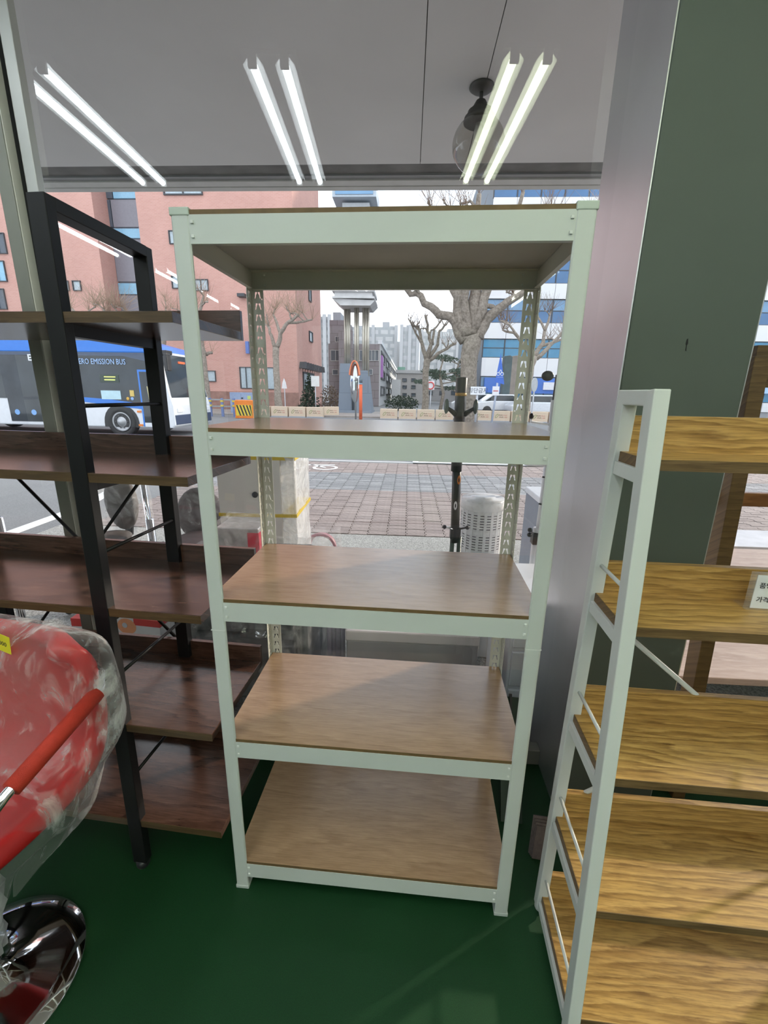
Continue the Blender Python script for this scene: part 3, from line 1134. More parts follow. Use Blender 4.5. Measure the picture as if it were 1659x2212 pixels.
def wrapped_chair(label, cx, y, cz, w, col, rot):
    t = thing('wrapped_office_chair', label, 'chair', (cx, y, 0), rot, 'film wrapped chairs outside the window')
    m = paint('fabric_'+label[:12].replace(' ', '_'), col, 0.7, 0, 0.15, 20)
    ov = []
    for j in range(9):
        th = pi*j/8
        ov.append(th)
    MB().ball((0, 0, cz), 1.0, 20, 10, (w/2, 0.05, 0.20)).build('backrest', m, t, True)
    MB().ball((0, -0.20, 0.46), 1.0, 20, 8, (w/2, 0.22, 0.05)).build('seat', m, t, True)
    MB().bar((0, 0.03, 0.44), (0, 0.06, cz-0.1), 0.06, 0.012, (1, 0, 0)).build('back_stem', M_blackp, t)
    MB().tube([(0, -0.18, 0.08), (0, -0.18, 0.43)], 0.025, 12).build('column', M_chrome, t, True)
    for k in range(5):
        a = 2*pi*k/5+0.3
        e = (0.26*cos(a), -0.18+0.26*sin(a), 0.055)
        lg = MB().tube([(0, -0.18, 0.10), e], [0.022, 0.015], 8).build('leg', M_blackp, t, True)
        MB().ball((e[0], e[1], 0.025), 0.025, 10, 6).build('caster', M_blackp, lg, True)
    bm_ = film_box(-w/2-0.03, -0.085, cz-0.25, w/2+0.03, 0.085, cz+0.22, 0.014, cx*9)
    bm_.build('plastic_cover', M_film, t, True)
    return t


p = on_y(432, 1100, 1.95)
wrapped_chair('brown office chair back under clear plastic beside the strapped cabinet', p.x, 1.95, p.z-0.04, 0.32, (0.075, 0.058, 0.062), radians(12))
p = on_y(262, 1085, 1.9)
wrapped_chair('grey brown office chair back under clear plastic by the chrome pole', p.x, 1.9, p.z, 0.27, (0.11, 0.095, 0.09), radians(-10))

# chrome hanger poles
for (u, v, yy, lab) in ((332, 1175, 1.42, 'chrome hanger pole with black knob between wrapped chairs'), (8, 1160, 1.35, 'chrome hanger pole with black knob seen past the metal mullion')):
    p = on_y(u, v, yy)
    t = thing('chrome_hanger_pole', lab, 'pole', (p.x, yy, 0))
    MB().tube([(0, 0, 0.03), (-0.02, 0, 1.12)], 0.016, 14).build('pole', M_chrome, t, True)
    MB().tube([(0, 0, 0.03), (-0.006, 0, 0.72)], 0.022, 14).build('sleeve', M_chrome, t, True)
    MB().tube([(0.0, 0, p.z), (0.055, -0.01, p.z)], 0.007, 8).build('knob_stem', M_chrome, t, True)
    MB().ball((0.062, -0.01, p.z), 0.021, 12, 8, (0.7, 1, 1)).build('knob', M_blackp, t, True)
    for k in range(4):
        a = pi/4+k*pi/2
        MB().tube([(0, 0, 0.05), (0.09*cos(a), 0.09*sin(a), 0.012)], 0.011, 8).build('foot', M_blackp, t, True)

# heater carton with printed picture
p = on_y(275, 1358, 1.02)
hc = thing('heater_carton', 'white and red carton printed with an orange heater dish', 'box', (p.x+0.02, 1.16, 0), radians(-6))
HH = p.z+0.05
MB().box(-0.13, -0.12, 0, 0.17, 0.12, HH).build('box', paint('carton_white', (0.62, 0.62, 0.62), 0.6), hc, bevel=0.003)
MB().box(0.02, -0.1212, HH-0.038, 0.171, 0.121, HH+0.001).build('red_band', paint('carton_red', (0.55, 0.03, 0.03), 0.5), hc)
hp = MB().lathe([(0.0, 0), (0.048, 0), (0.048, 0.001), (0.0, 0.001)], 28, cap=False).build('printed_dish', paint('print_orange', (0.72, 0.30, 0.14), 0.6), hc)
hp.rotation_euler = (radians(90), 0, 0)
hp.location = (-0.025, -0.1205, p.z)
hp.scale = (1.15, 0.95, 1)
hk2 = MB().lathe([(0.0, 0), (0.015, 0), (0.015, 0.001), (0.0, 0.001)], 20, cap=False).build('printed_knob', paint('print_silver', (0.5, 0.52, 0.55), 0.4), hc)
hk2.rotation_euler = (radians(90), 0, 0)
hk2.location = (-0.035, -0.1218, p.z+0.006)
MB().box(-0.027, -0.1212, p.z-0.11, -0.019, -0.1202, p.z-0.045).build('printed_stem', M_blackp, hc)
p = on_y(165, 1340, 1.05)
sm = thing('red_white_carton', 'small red topped white carton beside the metal mullion', 'box', (p.x, 1.1, 0))
MB().box(-0.03, -0.05, 0, 0.05, 0.05, p.z+0.01).build('box', paint('carton_white', (0.6, 0.6, 0.6)), sm)
MB().box(-0.031, -0.0512, p.z-0.035, 0.051, 0.0512, p.z+0.011).build('red_band', MATS['carton_red'], sm)

# black tension pole hanger
yb = 1.14
p0, p1 = on_y(983, 1190, yb), on_y(998, 815, yb)
bp = thing('black_hanger_pole', 'thick black telescopic hanger pole with a gold band before the big tree', 'pole', (p0.x, yb, 0))
dx = p1.x-p0.x
zt = p1.z
MB().tube([(dx, 0, 1.10), (dx, 0, zt-0.004), (dx, 0, zt)], [0.026, 0.026, 0.023], 20).build('upper_tube', M_blackp, bp, True)
MB().tube([(dx*0.3, 0, 0.74), (dx, 0, 1.2)], 0.0215, 18).build('middle_tube', M_blackp, bp, True)
zg = on_y(998, 852, yb).z
MB().tube([(dx, 0, zg-0.007), (dx, 0, zg+0.007)], 0.0266, 20).build('gold_band', paint('gold_print', (0.42, 0.26, 0.09), 0.35, 0.6, 0.3, 200), bp, True)
M_hook = paint('hook_grey', (0.10, 0.13, 0.12), 0.25, 0, 0.1)
for s in (-1, 1):
    zz = on_y(968, 880, yb).z
    arm = MB().tube([(dx+s*0.02, -0.01, zz-0.03), (dx+s*0.045, -0.02, zz-0.012), (dx+s*0.062, -0.03, zz)], [0.013, 0.010, 0.008], 10).build('hook_arm', M_blackp, bp, True)
    MB().ball((dx+s*0.066, -0.032, zz+0.006), 1.0, 14, 8, (0.012, 0.018, 0.034)).build('hook_paddle', M_hook, arm, True)
for (v, colr) in ((1035, (0.65, 0.2, 0.04)), (1090, (0.7, 0.7, 0.72))):
    pz = on_y(985, v, yb).z
    st = MB().ball((0, 0, 0), 1.0, 14, 8, (0.008, 0.0035, 0.022)).build('level_button', paint('button_%d' % v, colr, 0.4), bp, True)
    st.location = (dx*0.62+(0.006 if v < 1050 else -0.003), -0.0215, pz)
    MB().ball((0, 0, 0), 1.0, 12, 6, (0.005, 0.0045, 0.015)).build('button_core', M_blackp, st, True)
zk = on_y(985, 1138, yb).z
for s in (-1, 1):
    kn_ = MB().tube([(dx*0.3, -0.01, zk-0.012), (dx*0.3+s*0.035, -0.02, zk), (dx*0.3+s*0.052, -0.02, zk+0.004)], 0.005, 8).build('clamp_lever', M_chrome if s < 0 else M_blackp, bp, True)
    MB().ball((dx*0.3+s*0.056, -0.02, zk+0.004), 0.0105, 10, 6).build('lever_ball', M_blackp, kn_, True)
MB().box(dx*0.3-0.026, -0.02, zk-0.06, dx*0.3+0.026, 0.02, zk-0.005).build('clamp', M_blackp, bp, bevel=0.004)
for s in (-1, 1):
    MB().tube([(s*0.017, 0, zk-0.05), (s*0.02, 0, 0.10), (s*0.10, -0.04, 0.015)], 0.011, 10).build('leg', M_hook, bp, True)
    MB().tube([(s*0.02, 0, 0.10), (s*0.06, 0.09, 0.015)], 0.011, 10).build('leg', M_hook, bp, True)

# white slotted bin wrapped in film, on a low carton
ym = 1.32
w0, w1 = on_y(1001, 1075, ym), on_y(1094, 1075, ym)
rb = (w1.x-w0.x)/2
ztop = w0.z
low = thing('brown_carton', 'plain carton under the white slotted bin', 'box', ((w0.x+w1.x)/2, ym+0.05, 0))
MB().box(-0.12, -0.10, 0, 0.12, 0.16, 0.40).build('box', M_carton, low, bevel=0.004)
bn = thing('slotted_bin', 'round white slotted bin with a film covered lid outside the glass', 'bin', ((w0.x+w1.x)/2, ym+0.04, 0.40))
hb = ztop-0.40
M_pw = paint('white_plastic', (0.74, 0.76, 0.80), 0.35)
MB().tube([(0, 0, 0.0), (0, 0, hb-0.03)], rb*0.93, 32).build('liner', paint('bin_content', (0.16, 0.13, 0.20), 0.7, 0, 0.6, 22), bn, True)
for k in range(20):
    a = 2*pi*k/20
    MB().bar((rb*cos(a), rb*sin(a), 0), (rb*cos(a), rb*sin(a), hb-0.01), rb*0.13, 0.004, (-sin(a), cos(a), 0)).build('rib', M_pw, bn)
nr = int(hb/0.0145)
for k in range(nr):
    z = 0.004+k*0.0145
    thick = 0.0042 if (k % 8) else 0.013
    MB().lathe([(rb-0.004, z-thick), (rb+0.001, z-thick), (rb+0.001, z+thick), (rb-0.004, z+thick)], 32, cap=False).build('ring', M_pw, bn)
MB().lathe([(0.0, hb+0.006), (rb*0.55, hb+0.004), (rb*0.6, hb-0.004), (rb*0.98, hb-0.004), (rb*1.04, hb-0.018), (rb*1.04, hb-0.06), (rb*0.98, hb-0.062)], 32, cap=False).build('lid', paint('lid_white', (0.82, 0.84, 0.88), 0.2), bn, True)
film_box(-rb*1.08, -rb*1.08, 0.0, rb*1.08, rb*1.08, hb+0.012, 0.006, 4).build('plastic_cover', plastic_film('thin_film', (0.95, 0.96, 0.98), 0.04, 0.25, 8), bn, True)

# white telescopic hanger, right of the rear post
yw = 1.30
p0, p1 = on_y(1152, 1215, yw), on_y(1190, 935, yw)
wp = thing('white_hanger_pole', 'white telescopic hanger with black clamps right of the slotted bin', 'pole', (p0.x, yw, 0))
dx, zt = p1.x-p0.x, p1.z
MB().tube([(0, 0, 0.0), (0, 0, 0.78)], 0.021, 14).build('lower_tube', M_pw, wp, True)
MB().tube([(dx*0.2, 0, 0.74), (dx, 0, zt)], 0.011, 12).build('upper_tube', M_pw, wp, True)
MB().tube([(dx*0.2+0.032, 0.01, 0.74), (dx+0.03, 0.01, zt)], 0.011, 12).build('upper_tube', M_pw, wp, True)
for v in (1030, 1088):
    z = on_y(1165, v, yw).z
    t = (z-0.74)/(zt-0.74)
    xx = dx*0.2+dx*0.8*t
    MB().tube([(xx-0.016, -0.01, z+0.002), (xx+0.016, -0.016, z-0.003), (xx+0.05, -0.01, z-0.001)], 0.0045, 8).build('collar', M_blackp, wp, True)
zc = on_y(1155, 1155, yw).z
MB().box(dx*0.15-0.026, -0.026, zc-0.05, dx*0.15+0.05, 0.026, zc+0.016).build('clamp', M_blackp, wp, bevel=0.004)
for s, zz in ((-1, zc+0.005), (-1, zc+0.032), (1, zc+0.012)):
    MB().ball((dx*0.15+(0.012 if s > 0 else 0)+s*0.045, -0.02, zz), 0.013, 10, 6).build('knob', M_blackp, wp, True)
for k in range(4):
    a = pi/4+k*pi/2
    MB().tube([(0, 0, 0.04), (0.10*cos(a), 0.10*sin(a), 0.012)], 0.011, 8).build('foot', M_blackp, wp, True)
for (u, v, s) in ((1105, 985, -1), (1200, 985, 1), (1145, 940, -1), (1215, 950, 1)):
    e = on_y(u, v, yw-0.03)-wp.location
    MB().tube([(dx*0.85, 0, e.z-0.05), (dx*0.5+e.x*0.5, -0.02, e.z-0.045), (e.x, -0.03, e.z-0.02), (e.x, -0.03, e.z+0.012)], 0.0055, 8).build('hook', M_pw, wp, True)
# black paddle on its stem (second hanger)
yk = 1.55
c = on_y(1183, 812, yk)
s1 = on_y(1196, 864, yk)
kp = thing('black_paddle_hanger', 'black hanger with an oval paddle head and round hooks beside the white post', 'pole', (s1.x, yk, 0))
MB().tube([(0.004, 0, 0), (0.0, 0, s1.z)], 0.014, 12).build('white_tube', M_pw, kp, True)
MB().tube([(0.0, 0, s1.z-0.004), (0.003, 0, c.z+0.006)], 0.0085, 10).build('stem', M_blackp, kp, True)
MB().ball((c.x-s1.x, 0, c.z), 1.0, 20, 10, (0.033, 0.012, 0.027)).build('paddle', M_blackp, kp, True)
for (u, v) in ((1148, 899), (1242, 903), (1248, 975)):
    h = on_y(u, v, yk-0.02)-kp.location
    a_ = MB().tube([(0, 0, h.z-0.045), (h.x, -0.02, h.z-0.03), (h.x, -0.02, h.z-0.008)], 0.006, 8).build('hook_arm', M_pw, kp, True)
    MB().ball((h.x, -0.02, h.z), 1.0, 14, 8, (0.013, 0.010, 0.017)).build('hook_ball', M_blackp, a_, True)
for k in range(3):
    a = 0.4+k*2*pi/3
    MB().tube([(0, 0, 0.04), (0.09*cos(a), 0.09*sin(a), 0.012)], 0.010, 8).build('foot', M_blackp, kp, True)

# white drawer cabinet and a grey box between the rack post and the column
p0, p1 = on_y(1118, 1232, 0.74), on_y(1290, 1232, 0.74)
wc = thing('white_drawer_cabinet', 'low white plastic drawer cabinet outside the glass by the column', 'cabinet', ((p0.x+p1.x)/2, 0.96, 0))
hw = (p1.x-p0.x)/2
hz = on_z(1160, 1232, 0.62).z
MB().box(-hw, -0.22, 0.0, hw, 0.22, 0.60).build('body', paint('cool_white_plastic', (0.62, 0.68, 0.74), 0.35), wc, bevel=0.01)
MB().box(-hw-0.006, -0.226, 0.60, hw+0.006, 0.226, 0.622).build('top', paint('top_white', (0.76, 0.79, 0.85), 0.3), wc, bevel=0.006)
for z in (0.03, 0.22, 0.41):
    d = MB().box(-hw+0.012, -0.232, z, hw-0.012, -0.218, z+0.17).build('drawer', paint('drawer_white', (0.66, 0.72, 0.78), 0.3), wc, bevel=0.004)
    MB().box(-0.05, -0.243, z+0.125, 0.05, -0.232, z+0.145).build('handle', M_pw, d, bevel=0.003)
p0, p1 = on_y(1168, 1075, 1.75), on_y(1205, 1075, 1.75)
gx = thing('grey_storage_box', 'tall grey storage box with a white lid next to the column', 'box', ((p0.x+p1.x)/2, 1.92, 0))
hw = (p1.x-p0.x)/2
MB().box(-hw, -0.17, 0, hw, 0.17, p0.z-0.04).build('body', paint('blue_grey_plastic', (0.24, 0.27, 0.33), 0.45), gx, bevel=0.008)
MB().box(-hw-0.006, -0.176, p0.z-0.04, hw+0.006, 0.176, p0.z).build('lid', paint('top_white', (0.76, 0.79, 0.85), 0.3), gx, bevel=0.006)

# coil of hose in film and a low wrapped roll
p = on_y(692, 1186, 1.85)
co = thing('wrapped_hose_coil', 'coil of pink hose in clear plastic lying outside the glass', 'hose', (p.x, 1.88, 0))
R = 0.105
for k in range(5):
    rr = R-0.004*k
    MB().tube([(rr*cos(2*pi*a/24), 0.018*k-0.03, R+rr*sin(2*pi*a/24)) for a in range(25)], 0.011, 8, False).build('hose_loop', paint('pink_hose', (0.42, 0.20, 0.24), 0.4, 0, 0.2, 9), co, True)
film_box(-0.135, -0.07, 0.0, 0.135, 0.075, 0.235, 0.012, 21).build('plastic_cover', M_film, co, True)
zc0 = p.z-0.105
co.location.z = max(0.02, zc0)
st = thing('hose_stand_carton', 'low carton carrying the wrapped coil of hose', 'box', (p.x, 1.88, 0))
MB().box(-0.15, -0.1, 0, 0.15, 0.1, co.location.z+0.004).build('box', M_carton, st)
p = on_y(722, 1380, 0.80)
rl = thing('wrapped_umbrella_roll', 'slim lilac roll in clear film standing behind the white rack', 'roll', (p.x, 0.84, 0))
for k in range(4):
    MB().tube([(-0.03+0.02*k, 0.01*(k % 2), 0), (-0.028+0.02*k, 0.01*(k % 2), 0.66+0.01*k)], 0.012, 8).build('stick', paint('lilac_cloth', (0.34, 0.30, 0.40), 0.6), rl, True)
film_box(-0.055, -0.03, 0.0, 0.055, 0.04, 0.70, 0.008, 31).build('plastic_cover', M_film, rl, True)
p0, p1 = on_y(748, 1345, 0.72), on_y(1036, 1365, 0.72)
wb_ = thing('reflection_crate', 'low wide pale crate just outside the glass behind the white rack', 'crate', ((p0.x+p1.x)/2, 0.86, 0))  # added crate, its two tones stand in for the shelf mirrored in the glass
hw = (p1.x-p0.x)/2
zt = on_y(900, 1372, 0.72).z+0.01
MB().box(-hw, -0.14, 0, hw, 0.14, zt-0.05).build('body', paint('crate_grey', (0.30, 0.29, 0.30), 0.5), wb_, bevel=0.006)
MB().box(-hw-0.004, -0.146, zt-0.05, hw+0.004, 0.146, zt).build('lid', paint('crate_pale', (0.52, 0.49, 0.49), 0.4), wb_, bevel=0.006)

# pale wooden table outside the second window with a white board behind it
tz = 0.40
f0 = on_z(1600, 1185, tz)
tb = thing('pale_wood_table', 'low pale pinkish wood platform table outside beyond the timber frame', 'table', (2.2, 0.70, 0))
M_pink = wood('pale_pink_wood', (0.34, 0.22, 0.165), (0.45, 0.32, 0.255), (0.54, 0.41, 0.34), 9, 0.4, 2.4, 0.3, 0.1, 60)
MB().box(-0.76, -0.10, tz-0.03, 2.6, f0.y-0.70, tz).build('table_top', M_pink, tb, bevel=0.003)
for (x, y) in ((-0.74, -0.06), (2.55, -0.06), (-0.74, f0.y-0.76), (2.55, f0.y-0.76)):
    MB().box(x-0.025, y-0.025, 0, x+0.025, y+0.025, tz-0.03).build('leg', M_pink, tb)
wtb = thing('white_marble_table', 'white topped table behind the pale wood table', 'table', (3.2, f0.y+0.24, 0))
MB().box(-1.3, -0.19, 0.37, 1.9, 0.25, 0.40).build('table_top', paint('marble_white', (0.68, 0.68, 0.72), 0.3, 0, 0.15, 6), wtb, bevel=0.003)
for (x, y) in ((-1.25, -0.14), (1.85, -0.14), (-1.25, 0.2), (1.85, 0.2)):
    MB().box(x-0.02, y-0.02, 0, x+0.02, y+0.02, 0.37).build('leg', M_pw, wtb)

# ================================================================ ground outside
def speckle(name, c0, c1, scale, rough=0.9, big=0.6):
    m, nt, b = base_mat(name)
    v = tex_coord(nt)
    n = noise(nt, v, scale, 3, 0.7)
    n2 = noise(nt, v, big, 4, 0.6)
    a = ramp(nt, n, [(0.35, c0), (0.65, c1)])
    c = mixc(nt, a, ramp(nt, n2, [(0.3, (0.82, 0.82, 0.82)), (0.7, (1, 1, 1))]), 1.0, 'MULTIPLY')
    nt.links.new(c, b.inputs['Base Color'])
    b.inputs['Roughness'].default_value = rough
    return m


M_asph = speckle('asphalt', (0.16, 0.166, 0.174), (0.23, 0.237, 0.247), 60)
M_conc = speckle('washed_concrete', (0.16, 0.16, 0.155), (0.50, 0.50, 0.48), 95)
M_paint = paint('road_paint_white', (0.72, 0.74, 0.76), 0.7, 0, 0.1, 5)
struct(MB().box(-160, 2.6, -0.4, 160, 420, -0.03).build('floor_road', M_asph), 'grey asphalt street')
struct(MB().box(-3.3, GY+0.03, -0.4, 14, 3.42, -0.004).build('floor_concrete', M_conc), 'washed concrete strip along the shop front')
struct(MB().box(-9, GY+0.03, -0.4, -3.302, 2.85, -0.004).build('floor_concrete', M_conc), 'washed concrete strip along the shop front')

# zigzag pavers: each one is an object, those further off are one part
PAVX0, PAVX1, PAVY0, PAVY1 = -3.0, 11.0, 3.43, 8.30
pav = struct(MB().box(PAVX0, PAVY0-0.005, -0.4, PAVX1, PAVY1, -0.022).build('floor_pavement', paint('paver_joint', (0.12, 0.112, 0.105), 0.95)), 'brown interlocking brick pavement with a grey band')
PM, PN = 0.205, 0.112


def paver_outline():
    z = 0.017
    w, d = PM-0.008, PN-0.007
    L = [(0, 0), (0, d*0.30), (z, d*0.42), (z, d*0.62), (0, d*0.74), (0, d), (w*0.5, d+z*0.45)]
    Rr = [(w, d), (w, d*0.74), (w+z, d*0.62), (w+z, d*0.42), (w, d*0.30), (w, 0), (w*0.5, z*0.45)]
    return L+Rr


po = paver_outline()
pm = MB().prism(po, -0.022, 0.0, 'z')
tones = {'brown': [(0.235, 0.196, 0.188), (0.265, 0.222, 0.212), (0.208, 0.172, 0.166)],
         'grey': [(0.195, 0.20, 0.212), (0.24, 0.246, 0.258), (0.165, 0.17, 0.182)]}
pme = {}
for k, cs in tones.items():
    for i, cc in enumerate(cs):
        me = pm.mesh('brick')
        me.materials.append(paint('paver_%s_%d' % (k, i), cc, 0.85, 0, 0.18, 25))
        pme[(k, i)] = me
random.seed(11)
cells = []
nxp, nyp = int((PAVX1-PAVX0)/PM), int((PAVY1-PAVY0)/PN)
for j in range(nyp):
    for i in range(nxp):
        x, y = PAVX0+i*PM+0.004, PAVY0+j*PN+0.004+(PN*0.5 if False else 0)
        xs = x-(y-PAVY0)*0.035
        u = None
        vis = -0.9 < x < 1.75
        tone = 'grey' if 5.55 < y+0.1 < 7.05 else 'brown'
        tt = random.choices((0, 1, 2), (0.6, 0.2, 0.2))[0]
        cells.append((x, y, tone, tt, vis))
near = [c for c in cells if c[4]][:300]
nearset = set((c[0], c[1]) for c in near)
rest = {}
for c in cells:
    if (c[0], c[1]) in nearset:
        o = bpy.data.objects.new('brick', pme[(c[2], c[3])])
        COL.objects.link(o)
        o.parent = pav
        o.location = (c[0], c[1], random.uniform(-0.0025, 0.0025))
    else:
        rest.setdefault((c[2], c[3]), MB()).add([(c[0]+a, c[1]+b, h) for h in (-0.022, random.uniform(-0.003, 0.002)) for a, b in po],
                                                [tuple(range(14, 28))]+[((k+1) % 14, k, 14+k, 14+(k+1) % 14) for k in range(14)])
for key, m in rest.items():
    o = m.build('far_bricks', MATS['paver_%s_%d' % key], pav)
    o['kind'] = 'stuff'
# painted bicycle mark, tree pit edging, road line
bmk = MB()
c = on_z(668, 1009, 0.004)
for sx in (-0.32, 0.32):
    bmk.lathe([(0.19, 0), (0.25, 0), (0.25, 0.002), (0.19, 0.002)], 22, (c.x+sx, c.y, 0.002), cap=False)
bmk.bar((c.x-0.32, c.y, 0.003), (c.x, c.y+0.32, 0.003), 0.05, 0.002).bar((c.x, c.y+0.32, 0.003), (c.x+0.32, c.y, 0.003), 0.05, 0.002).bar((c.x-0.1, c.y+0.3, 0.003), (c.x+0.45, c.y+0.36, 0.003), 0.05, 0.002)
tag(bmk.build('bicycle_road_marking', M_paint), 'white painted bicycle symbol on the brick pavement', 'road marking')
pit = thing('tree_pit', 'white edged planting pit at the kerb', 'tree pit', (1.9, 8.8, 0))
for (a, b, c_, d) in ((-1.3, -0.50, 4.6, -0.42), (-1.3, 0.5, 4.6, 0.58), (-1.3, -0.42, -1.18, 0.5), (4.48, -0.42, 4.6, 0.5)):
    MB().box(a, b, -0.03, c_, d, 0.03).build('edging', M_paint, pit)
MB().box(-1.18, -0.42, -0.03, 4.48, 0.5, 0.0).build('soil', paint('soil_brown', (0.16, 0.13, 0.10), 0.95, 0, 0.4, 9), pit)
tag(MB().prism([(-3.72, 2.9), (-3.56, 2.9), (-3.60, 4.3), (-4.3, 6.8), (-4.45, 6.75), (-3.75, 4.25)], -0.031, -0.026, 'z').build('road_line', M_paint), 'white edge line painted on the asphalt', 'road marking')
struct(MB().box(PAVX0, 8.30, -0.4, 20, 8.42, 0.01).build('trim_kerb', paint('kerb_granite', (0.42, 0.43, 0.44), 0.8)), 'pale granite kerb')
struct(MB().box(-80, 24.9, -0.4, 120, 31.5, 0.06).build('floor_far_pavement', speckle('far_paving', (0.30, 0.27, 0.25), (0.36, 0.33, 0.31), 8)), 'far side pavement')

# ================================================================ the bus
BY = 12.3
bus = thing('city_bus', 'blue and white electric city bus passing on the street', 'bus', (-6.68, BY, 0), radians(-1.0))
M_bw = paint('bus_white', (0.70, 0.725, 0.77), 0.25, 0, 0.03)
M_bb = paint('bus_blue', (0.03, 0.18, 0.62), 0.25, 0, 0.03)
M_bg = paint('bus_dark_glass', (0.035, 0.042, 0.05), 0.05, 0, 0.3, 1.5)
M_tyre = paint('tyre', (0.03, 0.03, 0.032), 0.8)
side = [(-11, 0.28), (-11, 2.55), (-0.55, 2.58), (-0.30, 2.45), (-0.10, 1.25), (-0.02, 0.95), (0, 0.34), (-0.10, 0.26)]
body = MB().prism(side, 0.02, 2.48).build('body', M_bw, bus, bevel=0.04)
MB().prism([(-11, 2.42), (-11, 2.95), (-1.5, 2.93), (-0.72, 2.74), (-0.42, 2.50), (-0.5, 2.44)], 0.0, 2.5).build('roof_fairing', M_bb, bus, bevel=0.05)
MB().prism([(-10.8, 1.12), (-10.8, 2.44), (-0.62, 2.44), (-0.42, 2.3), (-0.32, 1.75), (-0.50, 0.95), (-1.3, 0.98), (-2.6, 1.06)], 0.005, 0.03).build('side_glass', M_bg, bus)
MB().prism([(-2.95, 1.02), (-0.95, 0.82), (-0.95, 0.98), (-2.0, 1.10), (-3.0, 1.16)], -0.002, 0.02).build('blue_wave', M_bb, bus)
MB().prism([(-10.9, 2.36), (-1.4, 2.36), (-0.60, 2.20), (-0.45, 2.3), (-0.55, 2.46), (-10.9, 2.46)], 0.0, 0.02).build('cove_strip', paint('bus_navy', (0.05, 0.075, 0.13), 0.3), bus)
# lower recessed windows of the low floor near the back
lw = MB().box(-5.35, 0.0, 0.38, -4.3, 0.02, 1.14).build('low_window', M_bg, bus)
for xx in (-5.1, -4.55):
    MB().lathe([(0, 0), (0.085, 0), (0.085, 0.004), (0, 0.004)], 18, cap=False).build('wheelchair_sticker', paint('sticker_blue', (0.2, 0.4, 0.75), 0.4), lw)
    s_ = [o for o in bpy.data.objects if o.name.startswith('wheelchair_sticker')][-1]
    s_.rotation_euler = (radians(90), 0, 0)
    s_.location = (xx, -0.004, 0.66)
# front door
dr = MB().box(-1.02, -0.006, 0.30, -0.36, 0.03, 1.98).build('door', M_bb, bus, bevel=0.01)
MB().box(-0.96, -0.012, 0.42, -0.42, 0.0, 1.92).build('door_glass', M_bg, dr)
MB().box(-0.96, -0.014, 0.30, -0.42, 0.0, 0.42).build('door_sill', M_bw, dr)
MB().tube([(-0.75, -0.02, 1.5), (-0.68, -0.02, 0.6)], 0.015, 6).build('grab_rail', paint('rail_yellow', (0.6, 0.55, 0.3), 0.4), dr)
# windscreen, lamps and bumper on the front
MB().add([(-0.285, 0.16, 2.45), (-0.285, 2.34, 2.45), (-0.075, 2.40, 1.18), (-0.075, 0.10, 1.18)], [(0, 1, 2, 3)]).build('windscreen', M_bg, bus)
MB().box(-0.26, 1.0, 2.22, -0.215, 1.35, 2.28).build('route_sign', paint('led_red', (0.3, 0.02, 0.01), 0.5, emit=((1.0, 0.16, 0.05), 1.3)), bus)
MB().box(-0.06, 0.06, 0.36, 0.012, 2.44, 0.66).build('bumper', paint('bus_navy2', (0.04, 0.06, 0.12), 0.3), bus, bevel=0.02)
for y in (0.22, 2.06):
    MB().box(-0.03, y, 0.74, 0.012, y+0.30, 0.86).build('headlamp', paint('headlamp', (0.8, 0.82, 0.85), 0.1), bus, bevel=0.01)
MB().box(-0.30, -0.02, 2.42, -0.02, 0.30, 2.54).build('mirror_arm', M_blackp, bus, bevel=0.02)
MB().box(-0.10, -0.10, 1.95, 0.02, 0.12, 2.45).build('mirror', M_blackp, bus, bevel=0.03)


def wheel(x, y0):
    w = MB().lathe([(0.0, 0.05), (0.30, 0.05), (0.33, 0.0), (0.445, 0.0), (0.455, 0.03), (0.455, 0.24), (0.0, 0.25)], 36, cap=False).build('wheel', M_tyre, bus, True)
    w.rotation_euler = (radians(-90), 0, 0)
    w.location = (x, y0, 0.43)
    MB().lathe([(0.0, -0.06), (0.09, -0.055), (0.11, 0.02), (0.25, 0.03), (0.29, 0.0), (0.29, 0.06), (0, 0.06)], 28, cap=False).build('hub', paint('hub_silver', (0.42, 0.43, 0.45), 0.4, 0.5), w, True)
    for k in range(10):
        a = 2*pi*k/10
        MB().ball((0.19*cos(a), 0.19*sin(a), 0.02), 0.022, 6, 4).build('wheel_nut', paint('nut_dark', (0.12, 0.12, 0.13), 0.4, 0.6), w)
    return w


for x in (-1.72, -7.6):
    ar = [(x+0.56*cos(radians(a)), 0.40+0.56*sin(radians(a))) for a in range(0, 181, 15)]
    MB().prism(ar+[(x-0.56, 0.27), (x+0.56, 0.27)], 0.003, 0.03).build('wheel_arch', M_blackp, bus)
    wheel(x, -0.02)
    wheel(x, 2.26)
M_lt = paint('letter_blue_white', (0.35, 0.52, 0.82), 0.5)
text('lettering', 'ZERO EMISSION BUS', 0.225, M_lt, bus, (on_y(160, 782, BY).x+6.68, -0.012, 2.12), FRONT, 'LEFT', 0.002, 0.0, 1.0, on_y(270, 782, BY).x-on_y(160, 782, BY).x)
text('lettering', 'E', 0.25, M_bw, bus, (on_y(56, 776, BY).x+6.68, -0.012, 2.20), FRONT, 'LEFT', 0.002, 0.008)
MB().box(-2.22, -0.006, 1.60, -1.62, 0.01, 1.82).build('led_panel', paint('led_panel', (0.03, 0.05, 0.04), 0.4), bus)
for z, w in ((1.745, 0.36), (1.66, 0.34)):
    MB().box(-2.08, -0.009, z, -2.08+w, 0.0, z+0.028).build('led_line', paint('led_lime', (0.5, 0.55, 0.1), 0.5, emit=((0.85, 1.0, 0.25), 1.0)), bus)
MB().box(-2.25, -0.008, 1.10, -1.63, 0.01, 1.36).build('notice', paint('notice_blue', (0.45, 0.64, 0.72), 0.4), bus)
MB().box(-1.33, -0.008, 1.20, -1.20, 0.01, 1.38).build('sticker', paint('sticker_gold', (0.62, 0.45, 0.12), 0.4), bus)
